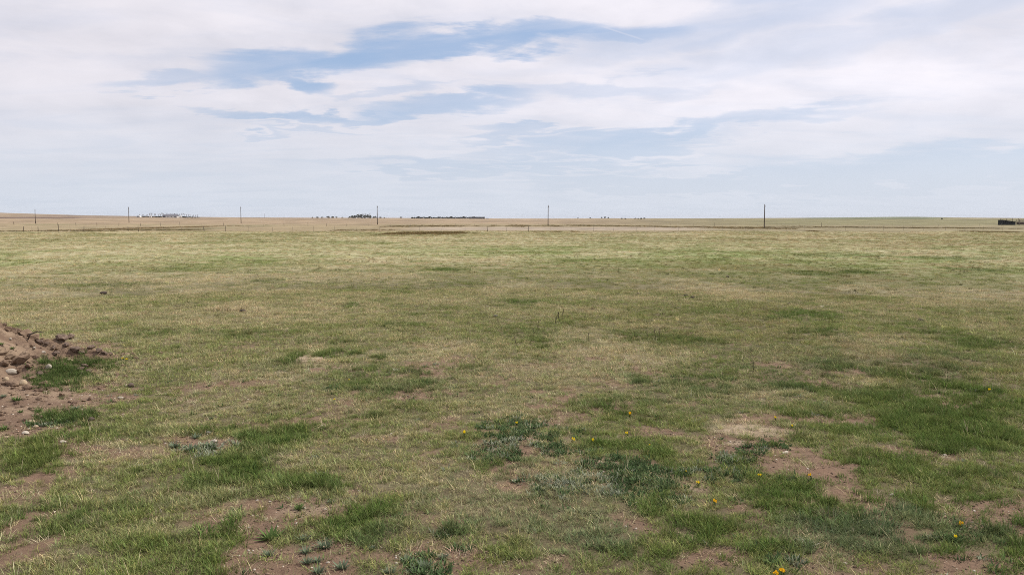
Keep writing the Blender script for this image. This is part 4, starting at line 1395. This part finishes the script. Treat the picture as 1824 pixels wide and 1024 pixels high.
def leafy_tree(seed, mat, wide=.5, low=.08, n=700, leaf=(.03, .055)):
    rg = random.Random(seed)
    tr = MB(); cw = MB()
    tr.tube([(0, 0, -.03), (0, 0, .25), (rg.uniform(-.03, .03), 0, .55)], [.035, .028, .012], 7)
    cl = []
    for i in range(11):
        a_ = rg.uniform(0, 6.28); h = rg.uniform(low + .1, .85); k_ = wide * rg.uniform(.1, .8) * math.sin(math.pi * min(h + .15, 1)) ** .6
        cl.append((Vector((math.cos(a_) * k_, math.sin(a_) * k_, h)), rg.uniform(.10, .2)))
        tr.tube([(0, 0, h * .5), cl[-1][0]], [.012, .004], 4, cap=False)
    for i in range(n):
        c_, s_ = cl[rg.randrange(len(cl))]
        d = Vector((rg.gauss(0, 1), rg.gauss(0, 1), rg.gauss(0, 1))).normalized() * s_ * rg.random() ** .4
        p = c_ + d
        if p.z < low: continue
        w = rg.uniform(*leaf)
        n_ = Vector((rg.gauss(0, 1), rg.gauss(0, 1), rg.gauss(0, .6))).normalized(); a = n_.orthogonal().normalized(); b = n_.cross(a)
        cw._add([p - a * w, p - b * w * .7, p + a * w, p + b * w * .7], [(0, 1, 2, 3)])
    a = tr.mesh('trunk', True); a.materials.append(M_BARK); b = cw.mesh('crown'); b.materials.append(mat)
    return a, b


bare = [bare_tree(100 + i, 1, .22 + .05 * (i % 3)) for i in range(4)]
bud = [leafy_tree(120 + i, M_BUD, .5, .0, 900, (.04, .075)) for i in range(3)]
ever = [leafy_tree(130 + i, M_EVER, .6, .0, 900, (.05, .10)) for i in range(3)]


def tree(name, meshes, px, vb, hpx, label, cat, group, wide=1.0, r_fix=None):
    if r_fix is None:
        x, y, r_ = ray_r(px, vb, 300, 4600)
    else:
        a_ = math.atan2(px - 912, FPX); r_ = r_fix; x, y = r_ * math.sin(a_), r_ * math.cos(a_)
    h = hpx / FPX * r_
    e = empty(name, (x, y, gz1(x, y)), rg.uniform(0, 6.28)); e.scale = (h * wide, h * wide, h)
    tag(e, label, cat, group)
    new_obj('trunk', meshes[0], None, e); new_obj('crown', meshes[1], None, e)
    return e


FARM_R = 1250.0


def at_r(px, r_):
    a_ = math.atan2(px - 912, FPX)
    x, y = r_ * math.sin(a_), r_ * math.cos(a_)
    return x, y, gz1(x, y)


_, v_f = project(*[np.array([q]) for q in at_r(300, FARM_R)])
print('farm base row', v_f)
for i in range(30):
    px = 252 + i * 3.55 + rg.uniform(-1.2, 1.2)
    tree('bare_tree', bare[i % 4], px, 0, rg.uniform(6.0, 8.6) * (.75 if px < 268 or px > 345 else 1), 'bare grey tree in the windbreak row behind the white farmhouse, left skyline', 'tree', 'windbreak trees at the left farmstead', 1.0, FARM_R + 45 + rg.uniform(-12, 12))
for i in range(24):
    px = 255 + i * 4.3 + rg.uniform(-1, 1)
    if 296 < px < 326: continue
    tree('hedge_bush', ever[i % 3], px, 0, rg.uniform(1.8, 2.5), 'dark low bush in the hedge along the left farmstead', 'bush', 'hedge bushes at the left farmstead', 2.6, FARM_R + 8 + rg.uniform(-3, 3))

# green clump left of the fourth pole
for i, (px, h, w) in enumerate([(624, 3.2, 2.6), (629, 4.6, 2.2), (634, 5.8, 1.9), (639, 6.6, 1.7), (645, 7.0, 1.7), (651, 6.8, 1.7), (656, 6.4, 1.7), (661, 5.0, 2.0), (667, 3.4, 2.4), (670, 3.8, 1.6)]):
    tree('budding_tree', bud[i % 3], px, 388.6, h, 'grey green budding tree in the rounded clump left of a pole on the skyline', 'tree', 'budding trees in the skyline clump', w)
for i, px in enumerate((644, 648, 652, 655, 640, 660)):
    tree('bare_tree', bare[i % 4], px, 388.4, 8.0 + (i % 3) * .7, 'bare pale tree rising above the rounded green clump on the skyline', 'tree', 'bare trees in the skyline clump', .8)
for i, (px, h) in enumerate([(558, 2.0), (566, 2.6), (575, 2.6), (586, 3.6), (593, 3.4), (600, 2.4), (611, 2.0), (678, 2.4), (685, 2.0), (715, 2.4)]):
    tree('skyline_bush', ever[i % 3] if i % 2 else bud[i % 3], px, 388.5, h, 'low bush on the skyline left of the rounded green tree clump' if px < 640 else 'low bush just right of the pole by the green tree clump', 'bush', 'bushes left of the skyline clump' if px < 640 else 'bushes right of the skyline clump', 2.2)
# dark shelterbelt with barn in the middle
for i in range(34):
    px = 736 + i * 3.3 + rg.uniform(-1, 1)
    tree('belt_bush', ever[i % 3], px, 389.6, rg.uniform(2.5, 3.5) * (1.3 if i % 6 == 3 else 1), 'dark bush in the long low shelterbelt left of the dark barn', 'bush', 'shelterbelt bushes by the dark barn', 1.9)
for i, (px, h) in enumerate([(1029, 2.0), (1051, 2.2), (1071, 2.6), (1077, 3.2), (1083, 2.4)]):
    tree('skyline_bush', ever[i % 3], px, 388.9, h, 'tiny dark tree in the loose row on the skyline right of the fifth pole', 'tree', 'tiny skyline trees right of centre', 1.5)
for i, (px, h) in enumerate([(1107, 2.2), (1113, 2.2), (1131, 2.2), (1136, 2.0), (1141, 2.6), (1147, 2.8)]):
    tree('skyline_bush', ever[i % 3], px, 390.4, h, 'tiny dark bush in the lower field right of the skyline row', 'bush', 'tiny field bushes right of centre', 1.6)
tree('skyline_bush', bud[0], 1675, 391.4, 3.2, 'single small bush in the pale field left of the black shed', 'bush', None, 1.2)

# ------------------------------------------------------------------ farm buildings
M_WHITE = simple_mat('white_siding', (.50, .49, .47), (.62, .61, .585), 2, .7, .1)
M_ROOFG = simple_mat('grey_roof', (.12, .12, .14), (.19, .19, .21), 2, .8, .2)
M_BARN = simple_mat('dark_barn_boards', (.032, .032, .034), (.062, .06, .06), 3, .85, .2, (4, 4, .5))
M_PANE = simple_mat('window_glass', (.03, .04, .05), (.05, .06, .07), 2, .1, 0)
M_STEEL = simple_mat('pale_steel', (.50, .51, .52), (.62, .63, .64), 2, .45, .1, metallic=.2)


def house(px, r_, w, d, h, rh, label, name, cat, wallm, roofm, rz=0.0, windows=3, door=True):
    x, y, z = at_r(px, r_)
    e = empty(name, (x, y, z), rz)
    tag(e, label, cat)
    mb = MB(); mb.box((0, 0, h / 2 - .2), (w, d, h + .4)); mb.build('wall', wallm, e)
    o_ = .4
    vs = [(-w / 2 - o_, -d / 2 - o_, h - .05), (w / 2 + o_, -d / 2 - o_, h - .05), (w / 2 + o_, d / 2 + o_, h - .05), (-w / 2 - o_, d / 2 + o_, h - .05), (-w / 2 - o_, 0, h + rh), (w / 2 + o_, 0, h + rh)]
    roof = new_obj('roof', mesh_from('roof', vs, [(0, 1, 5, 4), (2, 3, 4, 5), (0, 4, 3), (1, 2, 5), (0, 3, 2, 1)]), roofm, e)
    for i in range(windows):
        wx = -w / 2 + w * (i + .7) / (windows + .4)
        mb = MB(); mb.box((wx, -d / 2 - .03, h * .55), (1.5, .06, 1.2)); f = mb.build('window', M_WHITE, e)
        mb = MB(); mb.box((wx, -d / 2 - .07, h * .55), (1.25, .04, .95)); mb.build('pane', M_PANE, f)
    if door:
        mb = MB(); mb.box((w * .38, -d / 2 - .04, 1.05), (1.0, .08, 2.1)); mb.build('door', M_ROOFG, e)
    return e, roof


e, rf = house(309, FARM_R - 4, 15.5, 9, 2.5, 2.7, 'white farmhouse with a grey gable roof before the bare windbreak trees', 'farmhouse', 'house', M_WHITE, M_ROOFG, R(8))
mb = MB(); mb.box((3, .8, 5.2), (.8, .8, 1.6)); mb.build('chimney', M_ROOFG, rf)
house(299, FARM_R + 9, 8, 8, 2.6, 2.0, 'dark grey garage joined against the left side of the white farmhouse', 'garage', 'garage', M_ROOFG, M_ROOFG, 0, 0, False)
# round white tank
x, y, z = at_r(324.5, FARM_R - 6)
e = empty('fuel_tank', (x, y, z)); tag(e, 'round white tank right of the white farmhouse', 'tank')
mb = MB(); mb.tube([(0, 0, -.2), (0, 0, 2.2), (0, 0, 2.9), (0, 0, 3.2)], [1.5, 1.5, 1.05, .2], 14); mb.build('tank_body', M_WHITE, e, True)
mb = MB(); mb.tube([(0, 0, 3.15), (0, 0, 3.4)], [.3, .3], 8); mb.build('tank_lid', M_STEEL, e)
# white trailer and small white shed left of the hedge
x, y, z = at_r(249.5, FARM_R - 25)
e = empty('arched_shed', (x, y, z), R(5)); tag(e, 'low white arched shed at the left end of the farmstead hedge', 'shed')
n = 10
vs = []; fs = []
for s_ in (-2.6, 2.6):
    for i in range(n + 1):
        t = math.pi * i / n
        vs.append((-math.cos(t) * 3.0, s_, math.sin(t) * 2.0))
for i in range(n): fs.append((i, i + 1, n + 2 + i, n + 1 + i))
fs.append(tuple(range(n, -1, -1))); fs.append(tuple(range(n + 1, 2 * n + 2)))
new_obj('arched_shell', mesh_from('arched_shell', vs, fs), M_WHITE, e)
mb = MB(); mb.box((0, -2.64, .8), (2.0, .06, 1.6)); mb.build('door', M_ROOFG, e)
house(271, FARM_R - 10, 2.2, 3, 1.9, .5, 'tiny white shed in front of the hedge left of the farmhouse', 'garden_shed', 'shed', M_WHITE, M_WHITE, 0, 0, True)
# middle: long dark barn, pale low building
def far_house(px, vb, wpx, hpx, rpx, label, name, cat, wm, rm, windows=0, door=False):
    x, y, r_ = ray_r(px, vb, 300, 4500)
    k = r_ / FPX
    return house(px, r_, wpx * k, wpx * k * .5, hpx * k, rpx * k, label, name, cat, wm, rm, 0, windows, door)


far_house(850, 389.9, 27, 2.3, 1.2, 'long dark barn at the right end of the shelterbelt on the skyline', 'barn', 'barn', M_BARN, M_BARN, 0, True)
far_house(790, 389.5, 24, 1.4, .9, 'low pale roofed building among the shelterbelt bushes', 'machine_shed', 'shed', M_STEEL, M_STEEL, 0, True)
far_house(868, 390.1, 5, 1.0, .5, 'tiny white shed just right of the long dark barn', 'tool_shed', 'shed', M_WHITE, M_ROOFG, 0, True)

# ------------------------------------------------------------------ black livestock shelter and corral at right
x, y, r_ = ray_r(1794.5, 401.0)
k = r_ / FPX
print('shelter r', r_)
e = empty('livestock_shelter', (x, y, gz1(x, y)), R(0))
tag(e, 'black livestock shed with a roof sloping down to the right, at the right edge', 'shed')
w = 19.5 * k; hl, hr, d = 7.4 * k, 4.6 * k, 3.2
vs = [(-w / 2, 0, -.2), (w / 2, 0, -.2), (w / 2, d, -.2), (-w / 2, d, -.2), (-w / 2, 0, hl), (w / 2, 0, hr), (w / 2, d, hr), (-w / 2, d, hl)]
wall = new_obj('wall', mesh_from('wall', vs, [(0, 1, 5, 4), (1, 2, 6, 5), (2, 3, 7, 6), (3, 0, 4, 7), (4, 5, 6, 7)]), simple_mat('black_tin', (.010, .012, .013), (.02, .023, .025), 2, .7, .1), e)
sl = math.atan2(hr - hl, w)
mb = MB(); mb.box((0, 0, 0), (w + .3, d + .3, .06))
ro = mb.build('roof', wall.data.materials[0], e); ro.location = (0, d / 2, (hl + hr) / 2 + .05); ro.rotation_euler = (0, -sl, 0)
for i in range(5):
    mb = MB(); xx = -w / 2 + w * (i + .5) / 5
    hh = hl + (hr - hl) * (xx + w / 2) / w
    mb.box((xx, -.03, hh / 2), (.12, .05, hh - .1)); mb.build('batten', wall.data.materials[0], e)
# corral of rough rails behind and to the right
M_RAIL = simple_mat('rough_rails', (.13, .10, .085), (.24, .19, .165), 3, .9, .4, (.5, 5, 5))
cxr, cyr, czr = x + .2, y + 5.2, gz1(x, y + 5.2)
c = empty('corral_fence', (cxr, cyr, czr)); tag(c, 'rough brown rail corral behind and right of the black shed', 'corral')
L_ = 15.0; Hc = 10.2 * k
for i in range(7):
    mb = MB(); xx = -.6 + i * L_ / 6
    mb.tube([(xx, 0, -.3), (xx + .03, 0, Hc + rg.uniform(-.1, .15))], [.09, .075], 8); mb.build('post', M_RAIL, c, True)
for j in range(6):
    mb = MB(); zz = .35 + j * (Hc - .45) / 5
    mb.tube([(-.9, -.14, zz + rg.uniform(-.05, .05)), (L_ / 2 - 2.6, -.14, zz + rg.uniform(-.1, .1)), (L_ - 2.2, -.14, zz + rg.uniform(-.05, .05))], [.06, .055, .05], 7)
    mb.build('rail', M_RAIL, c, True)
x2, y2 = x + 20.5 * k + 1.2, y + 2.0
hb = empty('hay_feeder', (x2, y2, gz1(x2, y2))); tag(hb, 'brown wooden feeder beside the black shed, cut by the right edge', 'feeder')
for j in range(5):
    mb = MB(); mb.box((0, -1.2, .3 + j * .42), (4.2, .06, .2)); mb.build('board', M_RAIL, hb)
for sx in (-2, 2):
    mb = MB(); mb.box((sx, -1.1, 1.1), (.14, .14, 2.3)); mb.build('upright', M_RAIL, hb)
for sx in (-2, 2):
    mb = MB(); mb.box((sx, 1.1, 1.1), (.14, .14, 2.3)); mb.build('upright', M_RAIL, hb)
mb = MB(); mb.box((0, .0, .7), (3.7, 1.9, 1.1)); mb.build('trough', M_POST, hb)

# ------------------------------------------------------------------ air
HAZE = True
if HAZE:
    m_h = bpy.data.materials.new('haze_air'); m_h.use_nodes = True
    g = NT(m_h.node_tree)
    pv = g.n('ShaderNodeVolumePrincipled')
    pv.inputs['Color'].default_value = (.86, .88, .95, 1)
    pv.inputs['Density'].default_value = .000035
    out = g.n('ShaderNodeOutputMaterial'); g.link(pv.outputs[0], out.inputs['Volume'])
    mb = MB(); mb.box((0, 0, 13.5), (30000, 30000, 43))
    hz = mb.build('haze', m_h)
    tag(hz, kind='stuff')
